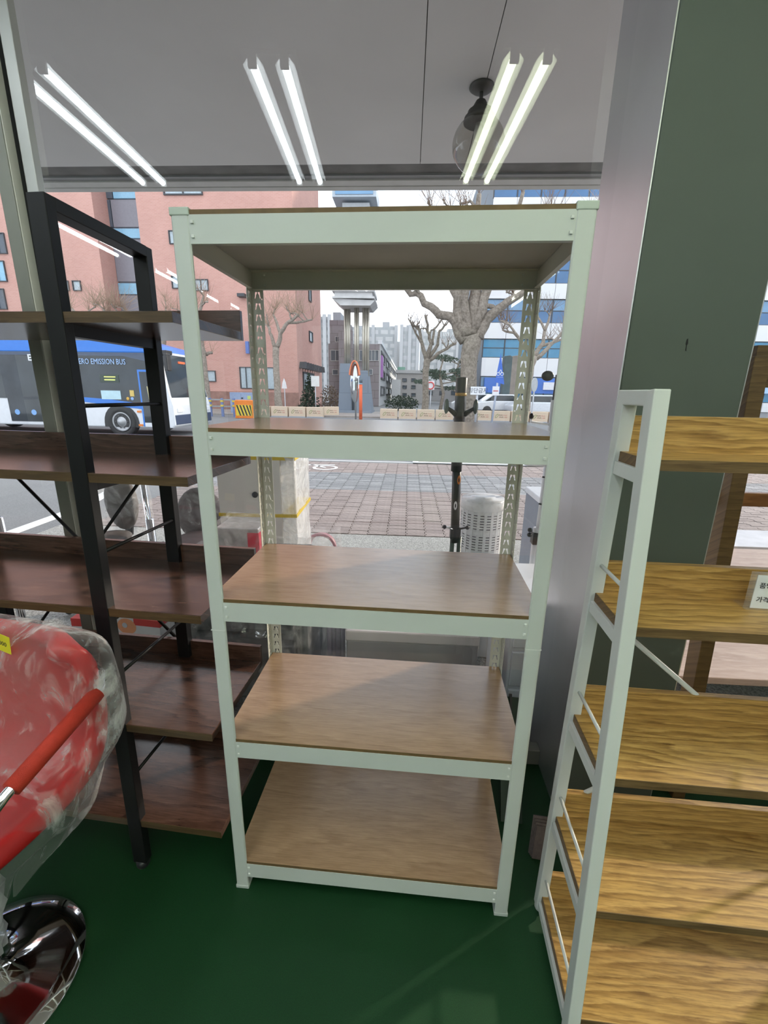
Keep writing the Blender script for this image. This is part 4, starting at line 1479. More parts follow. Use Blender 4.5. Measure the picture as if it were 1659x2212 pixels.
for x, z, cc in ((-1.42, 1.13, (0.6, 0.35, 0.05)), (-1.28, 1.13, (0.25, 0.4, 0.7))):
    MB().ball((x, 0.0, z), 0.05, 12, 6, (1, 0.1, 1)).build('sticker', paint('sticker_%d' % int(cc[0]*100), cc, 0.4), bus, True)
for z in (0.72, 0.31):
    MB().box(-1.18, -0.004, z, -1.05, 0.02, z+0.06).build('side_marker', paint('marker_orange', (0.7, 0.2, 0.03), 0.3), bus)

# ================================================================ street furniture
M_bar = paint('barrier_beige', (0.62, 0.50, 0.38), 0.7, 0, 0.03)
M_leaf = paint('leaf_green_print', (0.16, 0.26, 0.06), 0.7)
M_barink = paint('brown_print', (0.13, 0.07, 0.05), 0.7)
M_barred = paint('red_print', (0.5, 0.22, 0.18), 0.7)


def barrier():
    t = thing('street_barrier', 'beige street barrier box with a green leaf emblem standing in a row across the road', 'barrier', (0, 0, 0), 0, 'row of beige barrier boxes')
    MB().prism([(-0.485, 0.0), (0.485, 0.0), (0.485, 0.58), (-0.485, 0.58)], -0.17, 0.17).build('box', M_bar, t, bevel=0.02)
    MB().box(-0.48, -0.2, 0.0, 0.48, 0.2, 0.05).build('base', paint('barrier_foot', (0.36, 0.38, 0.42), 0.8), t)
    ring = MB().tube([(-0.24+0.085*cos(a*pi/8)*0.7+0.05*sin(a*pi/8), -0.172, 0.31+0.10*sin(a*pi/8)) for a in range(17)], 0.010, 5, False)
    ring.build('leaf_emblem', M_leaf, t)
    for (x, z, w, m) in ((-0.02, 0.36, 0.20, M_barink), (0.22, 0.355, 0.20, M_barred), (0.02, 0.25, 0.22, M_barink), (0.26, 0.245, 0.14, M_barred)):
        k = MB()
        for q in range(5):
            k.bar((x-w/2+q*w/5, -0.173, z-0.03+0.02*(q % 2)), (x-w/2+q*w/5+w/7, -0.173, z+0.03-0.015*(q % 3)), 0.004, 0.022, (0, 1, 0))
        k.build('brush_mark', m, t)
    return t


b0_ = barrier()
spots = []
for u in (567, 605, 643, 681):
    p = on_y(u, 890, 24.6)
    spots.append((p.x, 24.6, 0))
for u in (840, 880, 920, 960, 1002, 1042, 1082, 1123, 1164, 1205, 1247, 1288):
    p = on_y(u, 890, 24.2)
    spots.append((p.x, 24.2, 0))
p = on_y(714, 890, 25.8)
spots.append((p.x, 25.8, radians(35)))
for i, (x, y, r) in enumerate(spots):
    if i == 0:
        b0_.location, b0_.rotation_euler = (x, y, -0.03), (0, 0, r)
    else:
        copy_tree(b0_, (x, y, -0.03), r)

# orange water barrier with yellow and black stripes
p0, p1 = on_y(510, 890, 22.5), on_y(551, 890, 22.5)
ob = thing('striped_barrier', 'orange plastic barrier with a yellow and black striped panel', 'barrier', ((p0.x+p1.x)/2, 22.5, -0.03))
hw = (p1.x-p0.x)/2
MB().prism([(-hw, 0), (hw, 0), (hw*0.96, 0.1), (hw, 0.82), (hw*0.9, 0.95), (-hw*0.9, 0.95), (-hw, 0.82), (-hw*0.96, 0.1)], -0.2, 0.2).build('body', paint('barrier_orange', (0.78, 0.22, 0.03), 0.5), ob, bevel=0.03)
pn = MB().box(-hw*0.84, -0.214, 0.14, hw*0.84, -0.19, 0.70).build('panel', paint('stripe_yellow', (0.72, 0.55, 0.06), 0.5), ob)
for k in range(5):
    x = -hw*0.80+k*hw*0.34
    MB().prism([(x, 0.69), (x+hw*0.16, 0.69), (min(x+hw*0.50, hw*0.84), 0.15), (min(x+hw*0.34, hw*0.80), 0.15)], -0.217, -0.21).build('stripe', paint('stripe_black', (0.03, 0.03, 0.03), 0.5), pn)
# electric cabinet and rail fence
p = on_y(525, 862, 26.5)
ec = thing('electric_cabinet', 'blue grey street electric cabinet behind the striped barrier', 'cabinet', (p.x, 26.5, 0.03))
MB().box(-0.72, -0.3, 0, 0.72, 0.3, 1.25).build('body', paint('cabinet_blue', (0.24, 0.31, 0.46), 0.5), ec, bevel=0.03)
MB().box(-0.70, -0.31, 0.1, -0.02, -0.29, 1.15).build('door', paint('cabinet_blue2', (0.27, 0.34, 0.49), 0.5), ec)
MB().box(0.02, -0.31, 0.1, 0.70, -0.29, 1.15).build('door', paint('cabinet_blue2', (0.27, 0.34, 0.49), 0.5), ec)
MB().box(0.40, -0.32, 0.85, 0.60, -0.30, 1.05).build('sticker', paint('sticker_lime', (0.5, 0.6, 0.15), 0.5), ec)
MB().box(0.02, -0.34, 0.88, 0.12, -0.30, 0.95).build('handle', M_blackp, ec)
fa, fb = on_y(455, 880, 23.5), on_y(506, 880, 23.5)
rf = thing('pedestrian_fence', 'low street railing with blue and yellow posts', 'fence', (fa.x, 23.5, -0.03))
L = fb.x-fa.x
for x in (-1.6, -0.8, 0, L*0.5, L):
    MB().box(x-0.06, -0.06, 0, x+0.06, 0.06, 1.0).build('post', paint('post_blue', (0.16, 0.22, 0.42), 0.5), rf)
    for z in (0.55, 0.80):
        MB().box(x-0.075, -0.075, z, x+0.075, 0.075, z+0.10).build('band', paint('band_yellow', (0.65, 0.5, 0.08), 0.5), rf)
for z in (0.52, 0.88):
    MB().box(-1.7, -0.03, z, L+0.05, 0.03, z+0.08).build('rail', paint('rail_grey', (0.34, 0.36, 0.38), 0.4, 0.3), rf)

# convex mirror and orange bollard
ym_ = 22.6
c0 = on_y(766, 824, ym_)
mr_ = thing('traffic_mirror', 'oval traffic mirror with an orange hood on a thin pole', 'mirror', (c0.x, ym_, -0.03))
hz_ = c0.z+0.03
MB().tube([(0.05, 0.06, 0), (0.05, 0.06, hz_+0.6)], 0.045, 10).build('pole', paint('grey_pole', (0.3, 0.31, 0.32), 0.4, 0.4), mr_, True)
d_ = MB().ball((0, 0, 0), 1.0, 28, 12, (0.26, 0.09, 0.98)).build('mirror_dish', paint('mirror_silver', (0.5, 0.52, 0.54), 0.06, 0.9), mr_, True)
d_.location = (0.03, -0.04, hz_-0.1)
hood = []
for k in range(0, 13):
    a = radians(20+k*140/12)
    hood.append((0.03+0.30*cos(a), hz_-0.02+1.05*sin(a)))
hood2 = [(x*0.82+0.005, z-0.05) for x, z in reversed(hood)]
MB().prism(hood+hood2, -0.40, 0.05).build('hood', paint('hood_orange', (0.75, 0.20, 0.08), 0.5), mr_)
yb_ = 22.0
p0, p1 = on_y(779, 905, yb_), on_y(778, 815, yb_)
ol = thing('orange_bollard', 'slim orange delineator post with a grey cap', 'bollard', (p0.x, yb_, -0.03))
MB().tube([(0, 0, 0), (0, 0, p1.z-0.25)], 0.085, 14).build('post', paint('bollard_orange', (0.70, 0.12, 0.04), 0.5), ol, True)
MB().tube([(0, 0, p1.z-0.25), (0, 0, p1.z+0.03)], 0.09, 14).build('cap', paint('bollard_cap', (0.10, 0.13, 0.16), 0.4), ol, True)
MB().tube([(0, 0, p1.z-0.32), (0, 0, p1.z-0.2)], 0.088, 14).build('reflector_band', paint('band_blue', (0.3, 0.42, 0.55), 0.3), ol, True)


def sign(name, label, u0, v0, u1, v1, y, colr, pole_u=None, pole_r=0.03, body=None, bodycol=(0.05, 0.05, 0.06), ts=0.3):
    a, b = on_y(u0, v0, y), on_y(u1, v1, y)
    cx = (a.x+b.x)/2
    t = thing(name, label, 'sign', (cx, y, -0.03))
    MB().box(a.x-cx, -0.03, b.z+0.03, b.x-cx, 0.0, a.z+0.03).build('panel', paint(name+'_face', colr, 0.5), t)
    px = 0 if pole_u is None else on_y(pole_u, v1, y).x-cx
    MB().tube([(px, 0.03, 0), (px, 0.03, b.z+0.1)], pole_r, 8).build('pole', paint('sign_pole', (0.5, 0.52, 0.56), 0.4, 0.3), t, True)
    if body:
        text('lettering', body, ts, paint('sign_ink', bodycol, 0.6), t, (0, -0.034, (a.z+b.z)/2+0.03-ts*0.32), FRONT, 'CENTER', 0.002)
    return t


sign('no_crossing_sign', 'white street sign with black Korean lettering on a blue pole', 1017, 835, 1048, 853, 19.6, (0.76, 0.78, 0.82), 1031, 0.05, '횡단금지', (0.04, 0.05, 0.08), 0.24)
sign('notice_board', 'plain white notice panel on a post by the brick corner', 672, 812, 690, 835, 28.5, (0.66, 0.67, 0.66), 681)
sign('speed_sign', 'white street sign with a red ring behind the bare small tree', 925, 822, 938, 842, 29.0, (0.72, 0.73, 0.78), 931)
sp = on_y(930, 832, 28.9)
rg = MB().tube([(0.22*cos(a*pi/10), 0, 0.22*sin(a*pi/10)) for a in range(21)], 0.035, 6, False).build('red_ring', paint('ring_red', (0.6, 0.05, 0.05), 0.5), bpy.data.objects['speed_sign'])
rg.location = (sp.x-bpy.data.objects['speed_sign'].location.x, -0.06, sp.z)
a = on_y(614, 830, 26.0)
ar_ = thing('arrow_sign', 'small white arrow shaped sign on a thin post', 'sign', (a.x, 26.0, 0.0))
MB().prism([(-0.16, a.z-0.25), (0.16, a.z-0.25), (0.10, a.z+0.1), (0.0, a.z+0.35), (-0.10, a.z+0.1)], -0.02, 0.0).build('panel', paint('arrow_white', (0.68, 0.68, 0.70), 0.5), ar_)
MB().tube([(0, 0.02, 0), (0, 0.02, a.z-0.1)], 0.03, 8).build('pole', MATS['sign_pole'], ar_)
# blue bicycle road sign, triangular banner
yq = 19.0
t0, t1, t2 = on_y(1082, 762, yq), on_y(1069, 824, yq), on_y(1089, 829, yq)
base = on_y(1062, 908, yq)
bs = thing('bicycle_sign', 'blue triangular bicycle sign with a white notice on a leaning pole', 'sign', (base.x, yq, -0.03))
ox = base.x
MB().prism([(t0.x-ox, t0.z), (t1.x-ox, t1.z), (t2.x-ox, t2.z)], -0.03, 0.0).build('panel', paint('sign_blue', (0.04, 0.13, 0.52), 0.5), bs)
cx, cz = (t0.x+t1.x+t2.x)/3-ox, (t0.z+t1.z+t2.z)/3
wk = MB()
for s in (-0.075, 0.085):
    wk.tube([(cx+s+0.065*cos(k*pi/8), -0.036, cz-0.02+0.065*sin(k*pi/8)) for k in range(17)], 0.012, 5, False)
wk.bar((cx-0.07, -0.036, cz), (cx+0.02, -0.036, cz+0.16), 0.02, 0.006, (1, 0, 0)).bar((cx+0.08, -0.036, cz), (cx+0.02, -0.036, cz+0.16), 0.02, 0.006, (1, 0, 0)).bar((cx-0.12, -0.036, cz-0.16), (cx+0.14, -0.036, cz-0.15), 0.02, 0.006, (0, 1, 0))
wk.build('bicycle_symbol', M_paint, bs)
MB().tube([(0, 0.02, 0), ((t1.x+t2.x)/2-ox-0.02, 0.02, t0.z-0.2)], 0.045, 8).build('pole', paint('pole_blue_grey', (0.42, 0.47, 0.58), 0.4), bs, True)
n0, n1 = on_y(1064, 833, yq), on_y(1077, 853, yq)
MB().box(n0.x-ox, -0.06, n1.z, n1.x-ox, -0.03, n0.z).build('notice', paint('notice_white', (0.7, 0.7, 0.74), 0.6), bs)
MB().box(n0.x-ox+0.04, -0.064, (n0.z+n1.z)/2-0.02, n1.x-ox-0.04, -0.058, (n0.z+n1.z)/2+0.02).build('notice_print', paint('print_red', (0.45, 0.08, 0.1), 0.6), bs)
rs = on_y(1154, 830, 23.0)
rd = thing('round_sign', 'round traffic sign seen from behind on a grey post', 'sign', (rs.x, 23.0, -0.03))
dd = MB().lathe([(0, 0), (0.36, 0), (0.36, 0.03), (0, 0.03)], 28).build('disc', paint('sign_back', (0.42, 0.44, 0.46), 0.4, 0.4), rd)
dd.rotation_euler = (radians(90), 0, radians(50))
dd.location = (0, 0, rs.z)
MB().tube([(0.04, 0.05, 0), (0.04, 0.05, rs.z+0.2)], 0.04, 8).build('pole', MATS['sign_pole'], rd)

# two standing stones
for (u0, u1, vt, colr, lab) in ((1088, 1106, 770, (0.07, 0.10, 0.11), 'tall dark stone slab standing by the white building'), (1104, 1124, 770, (0.22, 0.19, 0.17), 'tall brown stone slab standing by the white building')):
    a, b = on_y(u0, vt, 34.0), on_y(u1, vt, 34.0)
    t = MB().prism([((a.x-b.x)/2, 0), ((b.x-a.x)/2, 0), ((b.x-a.x)/2, a.z-0.05), (0.1, a.z+0.06), ((a.x-b.x)/2, a.z)], -0.4, 0.4).build('stone_slab', paint('stone_%d' % u0, colr, 0.8, 0, 0.2, 2), bevel=0.05)
    t.location = ((a.x+b.x)/2, 34.0, 0.0)
    tag(t, lab, 'stone')


# ---------------------------------------------------------------- cars
def car(label, u, y, colr, rot, group=None):
    p = on_y(u, 885, y)
    t = thing('parked_car', label, 'car', (p.x, y, -0.03), rot)
    m = paint('car_paint_%d' % u, colr, 0.2, 0.1)
    MB().prism([(-2.2, 0.32), (-2.25, 0.75), (-1.9, 0.92), (-1.1, 1.0), (1.0, 1.0), (2.0, 0.86), (2.25, 0.66), (2.2, 0.32)], -0.88, 0.88).build('body', m, t, bevel=0.08)
    MB().prism([(-1.75, 0.93), (-1.0, 1.46), (0.55, 1.47), (1.25, 0.98)], -0.76, 0.76).build('cabin', m, t, bevel=0.06)
    MB().prism([(-1.5, 0.98), (-0.93, 1.38), (0.48, 1.39), (1.05, 1.0)], -0.785, -0.75).build('side_window', M_bg, t)
    MB().prism([(-1.5, 0.98), (-0.93, 1.38), (0.48, 1.39), (1.05, 1.0)], 0.75, 0.785).build('side_window', M_bg, t)
    for x in (-1.35, 1.35):
        for s in (-1, 1):
            w = MB().lathe([(0.0, -0.02), (0.2, -0.02), (0.22, 0.0), (0.31, 0.0), (0.32, 0.05), (0.32, 0.2), (0, 0.2)], 22, cap=False).build('wheel', M_tyre, t, True)
            w.rotation_euler = (radians(-90 if s < 0 else 90), 0, 0)
            w.location = (x, s*0.90, 0.32)
    return t


car('white car parked with dark side windows in front of the white building', 1165, 31.0, (0.62, 0.66, 0.72), radians(4))
car('white hatchback parked behind the street barriers and the big tree', 1085, 33.0, (0.66, 0.68, 0.72), radians(3))
car('silver car parked beside the no crossing sign', 1035, 35.5, (0.55, 0.57, 0.6), radians(-3))
car('dark red car parked at the right end of the barrier row', 1262, 33.5, (0.25, 0.02, 0.03), radians(2))


# ================================================================ buildings
M_brick = brick_mat('pink_brick', (0.57, 0.30, 0.25), (0.62, 0.34, 0.29), (0.60, 0.40, 0.35), 0.24, 0.08, 0.010)
M_bglass = paint('sky_blue_glass', (0.26, 0.50, 0.68), 0.15, 0, 0.05)
M_dglass = paint('dark_window_glass', (0.09, 0.11, 0.14), 0.08, 0, 0.1)
M_gpanel = paint('grey_wall_panel', (0.24, 0.235, 0.27), 0.4)
M_frame = paint('dark_window_frame', (0.05, 0.055, 0.065), 0.5)
M_pglass = paint('pale_window_glass', (0.42, 0.50, 0.55), 0.12, 0, 0.1)


def add_window(parent, org, axis, a0, a1, z0, z1, n=1, frame=M_frame, glass=M_pglass, d=0.10, name='window'):
    """window on a wall: axis 'x' (facing -y) or 'y' (facing +x); frame part with pane sub-parts"""
    def mk(m, p0, p1, q0, q1, dep0, dep1):
        if axis == 'x':
            m.box(p0-org[0], org[1]*0-dep1, q0, p1-org[0], org[1]*0-dep0, q1)
        else:
            m.box(dep0, p0-org[1], q0, dep1, p1-org[1], q1)
        return m
    f = MB()
    t = max(0.05, (a1-a0)*0.03)
    mk(f, a0-t, a1+t, z0-t, z0, -0.05, d)
    mk(f, a0-t, a1+t, z1, z1+t, -0.05, d)
    mk(f, a0-t, a0, z0, z1, -0.05, d)
    mk(f, a1, a1+t, z0, z1, -0.05, d)
    w = (a1-a0)/n
    for k in range(1, n):
        mk(f, a0+w*k-t/2, a0+w*k+t/2, z0, z1, -0.05, d)
    fo_ = f.build(name, frame, parent)
    for k in range(n):
        mk(MB(), a0+w*k+t*0.4, a0+w*(k+1)-t*0.4, z0, z1, -0.02, 0.02).build('pane', glass, fo_)
    return fo_


def px_win(parent, org, y, u0, v0, u1, v1, **kw):
    a, b = on_y(u0, v0, y), on_y(u1, v1, y)
    zo = org[2]
    return add_window(parent, org, 'x', a.x, b.x, b.z-zo, a.z-zo, **kw)


# pink brick building
Y1 = 31.0
xr = on_y(640, 700, Y1).x
xl0, xl1 = on_y(195, 405, Y1).x, on_y(290, 405, Y1).x
yend = on_x(693, 700, xr).y
org1 = (xr, Y1, 0)
b1_ = thing('brick_building', 'tall pink brick building across the street', 'building', org1)
MB().box(-45-xr, 0, 0, xl0-xr, 12, 25).build('wall', M_brick, b1_)
MB().box(xl1-xr, 0, 0, 0, yend-Y1, 25).build('wall', M_brick, b1_)
yrec = 1.6
MB().box(xl0-xr, yrec+0.15, 0, xl1-xr, yrec+8, 25).build('stair_bay', M_gpanel, b1_)
for k, (v0, v1) in enumerate(((372, 430), (430, 492), (492, 516), (516, 610), (610, 637), (637, 720), (720, 750), (750, 840))):
    a, b = on_y(238, v0, Y1+yrec), on_y(290, v1, Y1+yrec)
    glass = M_bglass if k % 2 == 0 else M_gpanel
    MB().box(a.x-xr, yrec, b.z+0.05, xl1-xr+0.3, yrec+0.14, a.z-0.05).build('bay_panel', glass, b1_)
    MB().box(xl0-xr, yrec-0.02, b.z+0.05, a.x-xr-0.05, yrec+0.14, a.z-0.05).build('bay_window', M_dglass, b1_)
for (u0, v0, u1, v1, n) in ((118, 608, 150, 627, 1), (158, 608, 176, 627, 1), (355, 404, 436, 419, 2), (366, 500, 380, 526, 1), (372, 598, 386, 622, 1),
                            (419, 605, 450, 627, 2), (448, 802, 466, 823, 1), (519, 794, 546, 838, 2), (574, 795, 596, 840, 1), (325, 800, 345, 823, 1), (180, 800, 215, 830, 2)):
    px_win(b1_, org1, Y1, u0, v0, u1, v1, n=n)
for k, v in enumerate((505, 565, 625, 690)):
    px_win(b1_, org1, Y1, -40, v, 16, v+42, n=3, glass=M_bglass if k % 2 else M_dglass)
for (u0, v0, u1, v1) in ((664, 560, 671, 655), (667, 713, 674, 742), (654, 803, 677, 843)):
    a, b = on_x(u0, v0, xr), on_x(u1, v1, xr)
    add_window(b1_, org1, 'y', a.y, b.y, min(a.z, b.z)+0.1, max(a.z, b.z)-0.1, n=1)
aw = on_x(646, 792, xr)
for k in range(9):
    y = aw.y-Y1+k*0.85
    MB().prism([(y, aw.z-0.1), (y+0.5, aw.z-0.1), (y+0.25, aw.z+0.35)], 0.0, 0.5, 'x').build('awning_tile', M_frame, b1_)
sg_ = on_y(536, 751, Y1)
MB().box(sg_.x-xr-0.12, -0.2, sg_.z-0.4, sg_.x-xr+0.10, 0, sg_.z+0.4).build('wall_sign', paint('wall_sign_blue', (0.12, 0.2, 0.5), 0.5), b1_)
cm = on_y(530, 640, Y1)
MB().box(cm.x-xr-0.4, -0.5, cm.z-0.1, cm.x-xr+0.1, 0, cm.z+0.1).build('wall_lamp', M_frame, b1_)
MB().box(xl1-xr, -0.06, 0, 0, 0.0, 1.3).build('plinth', paint('plinth_brown', (0.30, 0.17, 0.14), 0.9, 0, 0.2, 3), b1_)

# grey stone office block with a white flank
Y2 = 46.0
M_stone = brick_mat('grey_stone_tiles', (0.25, 0.225, 0.24), (0.275, 0.25, 0.265), (0.17, 0.145, 0.15), 1.2, 0.8, 0.025)
a, b = on_y(709, 742, Y2), on_y(822, 742, Y2)
org2 = (a.x, Y2, 0)
b2_ = thing('stone_office_block', 'grey stone office block with a white side wall behind the monument', 'building', org2)
W2 = b.x-a.x
h2 = a.z
y2e = on_x(856, 800, b.x).y-Y2
MB().box(0, 0, 0, W2-0.1, y2e, h2).build('stone_front', M_stone, b2_)
MB().box(W2-0.1, 0.0, 0, W2, y2e, h2).build('white_flank', paint('flank_white', (0.46, 0.47, 0.48), 0.8), b2_)
MB().box(W2-0.25, -0.1, h2, W2+0.15, y2e, h2+0.35).build('parapet', paint('parapet_white', (0.7, 0.74, 0.78), 0.6), b2_)
tw0, tw1 = on_y(708, 688, Y2), on_y(746, 688, Y2)
MB().box(tw0.x-a.x, 1.0, h2-1, tw1.x-a.x, 6, tw0.z).build('stair_tower', M_stone, b2_)
MB().box(tw0.x-a.x+0.2, 2.0, tw0.z, tw0.x-a.x+1.0, 5, tw0.z+0.9).build('roof_room', paint('roof_grey', (0.35, 0.38, 0.42), 0.7), b2_)
MB().box(on_y(734, 720, Y2).x-a.x, -0.9, 0, on_y(763, 720, Y2).x-a.x, 0.0, on_y(745, 715, Y2).z).build('front_bay', M_stone, b2_)
for (u0, v0, u1, v1, n) in ((715, 757, 735, 779, 2), (796, 757, 817, 779, 3), (768, 757, 786, 779, 2), (719, 799, 730, 809, 1), (797, 798, 804, 809, 1), (725, 728, 733, 738, 2)):
    px_win(b2_, org2, Y2, u0, v0, u1, v1, n=n, glass=M_dglass, frame=paint('frame_white', (0.5, 0.5, 0.5), 0.5))
for (v0, v1) in ((760, 776), (800, 815), (838, 852)):
    for k in range(5):
        ya = 1.0+k*(y2e-2.5)/5
        zt_, zb_ = on_y(826, v0, Y2).z, on_y(826, v1, Y2).z
        add_window(b2_, (a.x, Y2, 0), 'y', Y2+ya, Y2+ya+(y2e/5)*0.6, zb_, zt_, n=1, glass=M_dglass).location = (W2, 0, 0)
bn0, bn1 = on_y(826, 766, Y2), on_y(833, 815, Y2)
MB().box(W2, 0.8, bn1.z, W2+0.15, 2.8, bn0.z).build('banner', paint('banner_purple', (0.36, 0.14, 0.42), 0.7), b2_)['label'] = 'purple vertical banner'

# low pale building further along the lane
Y3 = 60.0
a, b = on_y(858, 806, Y3), on_y(916, 806, Y3)
org3 = (a.x, Y3, 0)
b3_ = thing('pale_lane_building', 'low pale building with small square windows beyond the stone block', 'building', org3)
MB().box(0, 0, 0, b.x-a.x, 14, a.z).build('wall', paint('lane_wall', (0.42, 0.40, 0.39), 0.8), b3_)
MB().box(-0.2, -0.2, a.z, b.x-a.x+0.2, 14, a.z+0.4).build('parapet', paint('lane_parapet', (0.5, 0.5, 0.5), 0.8), b3_)
for v in (818, 833, 850, 866):
    for u in (870, 889):
        px_win(b3_, org3, Y3, u, v, u+8, v+6, glass=M_dglass)
sx_ = on_y(858, 845, Y3)
MB().box(-0.7, -0.3, on_y(858, 870, Y3).z, 0.5, 0.0, on_y(858, 820, Y3).z).build('vertical_sign', paint('sign_white', (0.6, 0.6, 0.6), 0.6), b3_)
MB().box(0.0, 2, a.z+0.4, 1.0, 5, a.z+0.9).build('roof_tank', paint('roof_green', (0.2, 0.38, 0.3), 0.7), b3_)
# further low houses along the lane, to close the view between blocks
Y35 = 80.0
a, b = on_y(905, 800, Y35), on_y(1015, 800, Y35)
b35 = thing('grey_lane_house', 'grey house with a flat roof at the end of the lane', 'building', (a.x, Y35, 0))
MB().box(0, 0, 0, b.x-a.x, 14, on_y(950, 838, Y35).z).build('wall', paint('lane_wall2', (0.36, 0.35, 0.36), 0.8), b35)
MB().box(-0.2, -0.2, on_y(950, 838, Y35).z, b.x-a.x+0.2, 14, on_y(950, 834, Y35).z).build('parapet', paint('lane_parapet', (0.5, 0.5, 0.5)), b35)
for u in (925, 950, 975):
    a2, b2w = on_y(u, 845, Y35), on_y(u+9, 853, Y35)
    add_window(b35, (a.x, Y35, 0), 'x', a2.x, b2w.x, b2w.z, a2.z, glass=M_dglass)

# white office building with blue window bands
Y4 = 50.0
M_clad = paint('white_cladding', (0.70, 0.715, 0.74), 0.35, 0, 0.03, 0.5)
a = on_y(1047, 700, Y4)
X4 = a.x
X4e = 78.0
b4_ = thing('white_office_building', 'white clad office building with blue ribbon windows', 'building', (X4, Y4, 0))
H4 = 27.0
MB().box(0, 0.4, 0, X4e-X4, 26, H4).build('core', paint('dark_core', (0.10, 0.13, 0.17), 0.6), b4_)
vals = [402-30, 425, 462, 524, 556, 612, 646, 698, 733, 774, 815, 862]
zs = [on_y(1200, v, Y4).z for v in vals]
bands = [(zs[1], zs[0]), (zs[3], zs[2]), (zs[5], zs[4]), (zs[7], zs[6]), (zs[9], zs[8]), (zs[11], zs[10])]
PWX = 2.35
npan = int((X4e-X4)/PWX)
M_bw1 = paint('band_glass_blue', (0.07, 0.17, 0.34), 0.12, 0, 0.15, 0.4)
M_bw2 = paint('band_glass_light', (0.16, 0.30, 0.47), 0.12, 0, 0.15, 0.4)
M_bw3 = paint('band_glass_cyan', (0.05, 0.24, 0.42), 0.12, 0, 0.15, 0.4)
white = []
top = H4
for (z0, z1) in bands:
    white.append((z1, top))
    top = z0
white.append((0, top))
pan_me = {}
for bi, (z0, z1) in enumerate(bands):
    gm_ = (M_bw1, M_bw2, M_bw1, M_bw1, M_bw3, M_bw3)[bi]
    me = MB().box(0.06, 0.22, 0.06, PWX-0.06, 0.30, (z1-z0)*0.52-0.04).mesh('pane')
    me.materials.append(gm_)
    me2 = MB().box(0.06, 0.22, (z1-z0)*0.52+0.04, PWX-0.06, 0.30, z1-z0-0.06).mesh('pane')
    me2.materials.append(M_bw2 if bi % 2 else gm_)
    fm = MB().box(0, 0.16, 0, PWX, 0.36, 0.06).box(0, 0.16, z1-z0-0.06, PWX, 0.36, z1-z0).box(-0.06, 0.16, 0, 0.06, 0.36, z1-z0).box(0, 0.18, (z1-z0)*0.52-0.04, PWX, 0.36, (z1-z0)*0.52+0.04).mesh('window')
    fm.materials.append(M_frame)
    for k in range(npan):
        if k*PWX > 36 and bi < 5:
            pass
        w = bpy.data.objects.new('window', fm)
        COL.objects.link(w)
        w.parent = b4_
        w.location = (k*PWX, 0, z0)
        for mm in (me, me2):
            g = bpy.data.objects.new('pane', mm)
            COL.objects.link(g)
            g.parent = w
for wi, (z0, z1) in enumerate(white):
    rows = max(1, int(round((z1-z0)/1.6)))
    hh = (z1-z0)/rows
    me = MB().box(0.02, 0.0, 0.02, PWX-0.02, 0.42, hh-0.02).mesh('cladding_panel')
    me.materials.append(M_clad)
    for r in range(rows):
        for k in range(npan):
            o = bpy.data.objects.new('cladding_panel', me)
            COL.objects.link(o)
            o.parent = b4_
            o.location = (k*PWX, 0, z0+r*hh)
sbz = on_y(1060, 822, Y4)
MB().box(0.4, -0.25, sbz.z-1.3, 16, -0.02, sbz.z+0.3).build('shop_sign_band', paint('sign_band_blue', (0.05, 0.16, 0.55), 0.5), b4_)
for (x, w, cc) in ((3.5, 2.6, (0.7, 0.72, 0.78)), (6.8, 1.6, (0.7, 0.72, 0.78)), (14.0, 1.2, (0.6, 0.2, 0.25)), (26.5, 6, (0.35, 0.55, 0.8)), (33, 4, (0.7, 0.5, 0.2)), (38, 3, (0.6, 0.15, 0.3)), (42, 5, (0.15, 0.35, 0.7))):
    MB().box(x, -0.4, sbz.z-0.9, x+w, -0.26, sbz.z-0.1).build('sign_patch', paint('sign_patch_%d' % int(x), cc, 0.5), b4_)

# distant apartment towers
def tower(label, u0, v0, u1, y, c1, c2, core=None, depth=14):
    a, b = on_y(u0, v0, y), on_y(u1, v0, y)
    t = thing('apartment_tower', label, 'building', (a.x, y, 0), 0)
    m = brick_mat('tower_grid_%d' % u0, c1, tuple(c*0.97 for c in c1), c2, 4.4, 2.9, 0.62, 0.8)
    MB().box(0, 0, 0, b.x-a.x, depth, a.z).build('slab', m, t)
    W = b.x-a.x
    nfin = max(2, int(W/9))
    for k in range(nfin+1):
        x = W*k/nfin
        MB().box(x-0.7, -0.8, 0, x+0.7, 0.0, a.z+0.8).build('fin', paint('tower_fin', (0.46, 0.47, 0.49), 0.8), t)
    if core:
        for (c0, c1_, cv) in core:
            p, q = on_y(c0, cv, y), on_y(c1_, cv, y)
            MB().box(p.x-a.x, 2, a.z-4, q.x-a.x, 8, p.z).build('lift_core', paint('tower_core', (0.38, 0.39, 0.41), 0.8), t)
    return t


cA, cB = (0.57, 0.58, 0.59), (0.40, 0.42, 0.44)
tower('slim pale apartment tower beside the brick building', 690, 684, 712, 190, cA, cB, [(694, 700, 680)])
tower('wide pale apartment slab behind the stone office block', 757, 706, 856, 210, cA, cB, [(826, 841, 694), (842, 854, 703), (772, 784, 702)])
tower('two tone apartment tower left of the small bare tree', 868, 706, 904, 200, (0.52, 0.53, 0.55), (0.42, 0.44, 0.46), [(878, 892, 701)])
tower('stepped pale apartment slab behind the big tree', 912, 716, 990, 215, cA, cB, [(968, 984, 709), (930, 944, 711)])
tower('low distant apartment block between the towers', 852, 742, 870, 230, cA, cB)

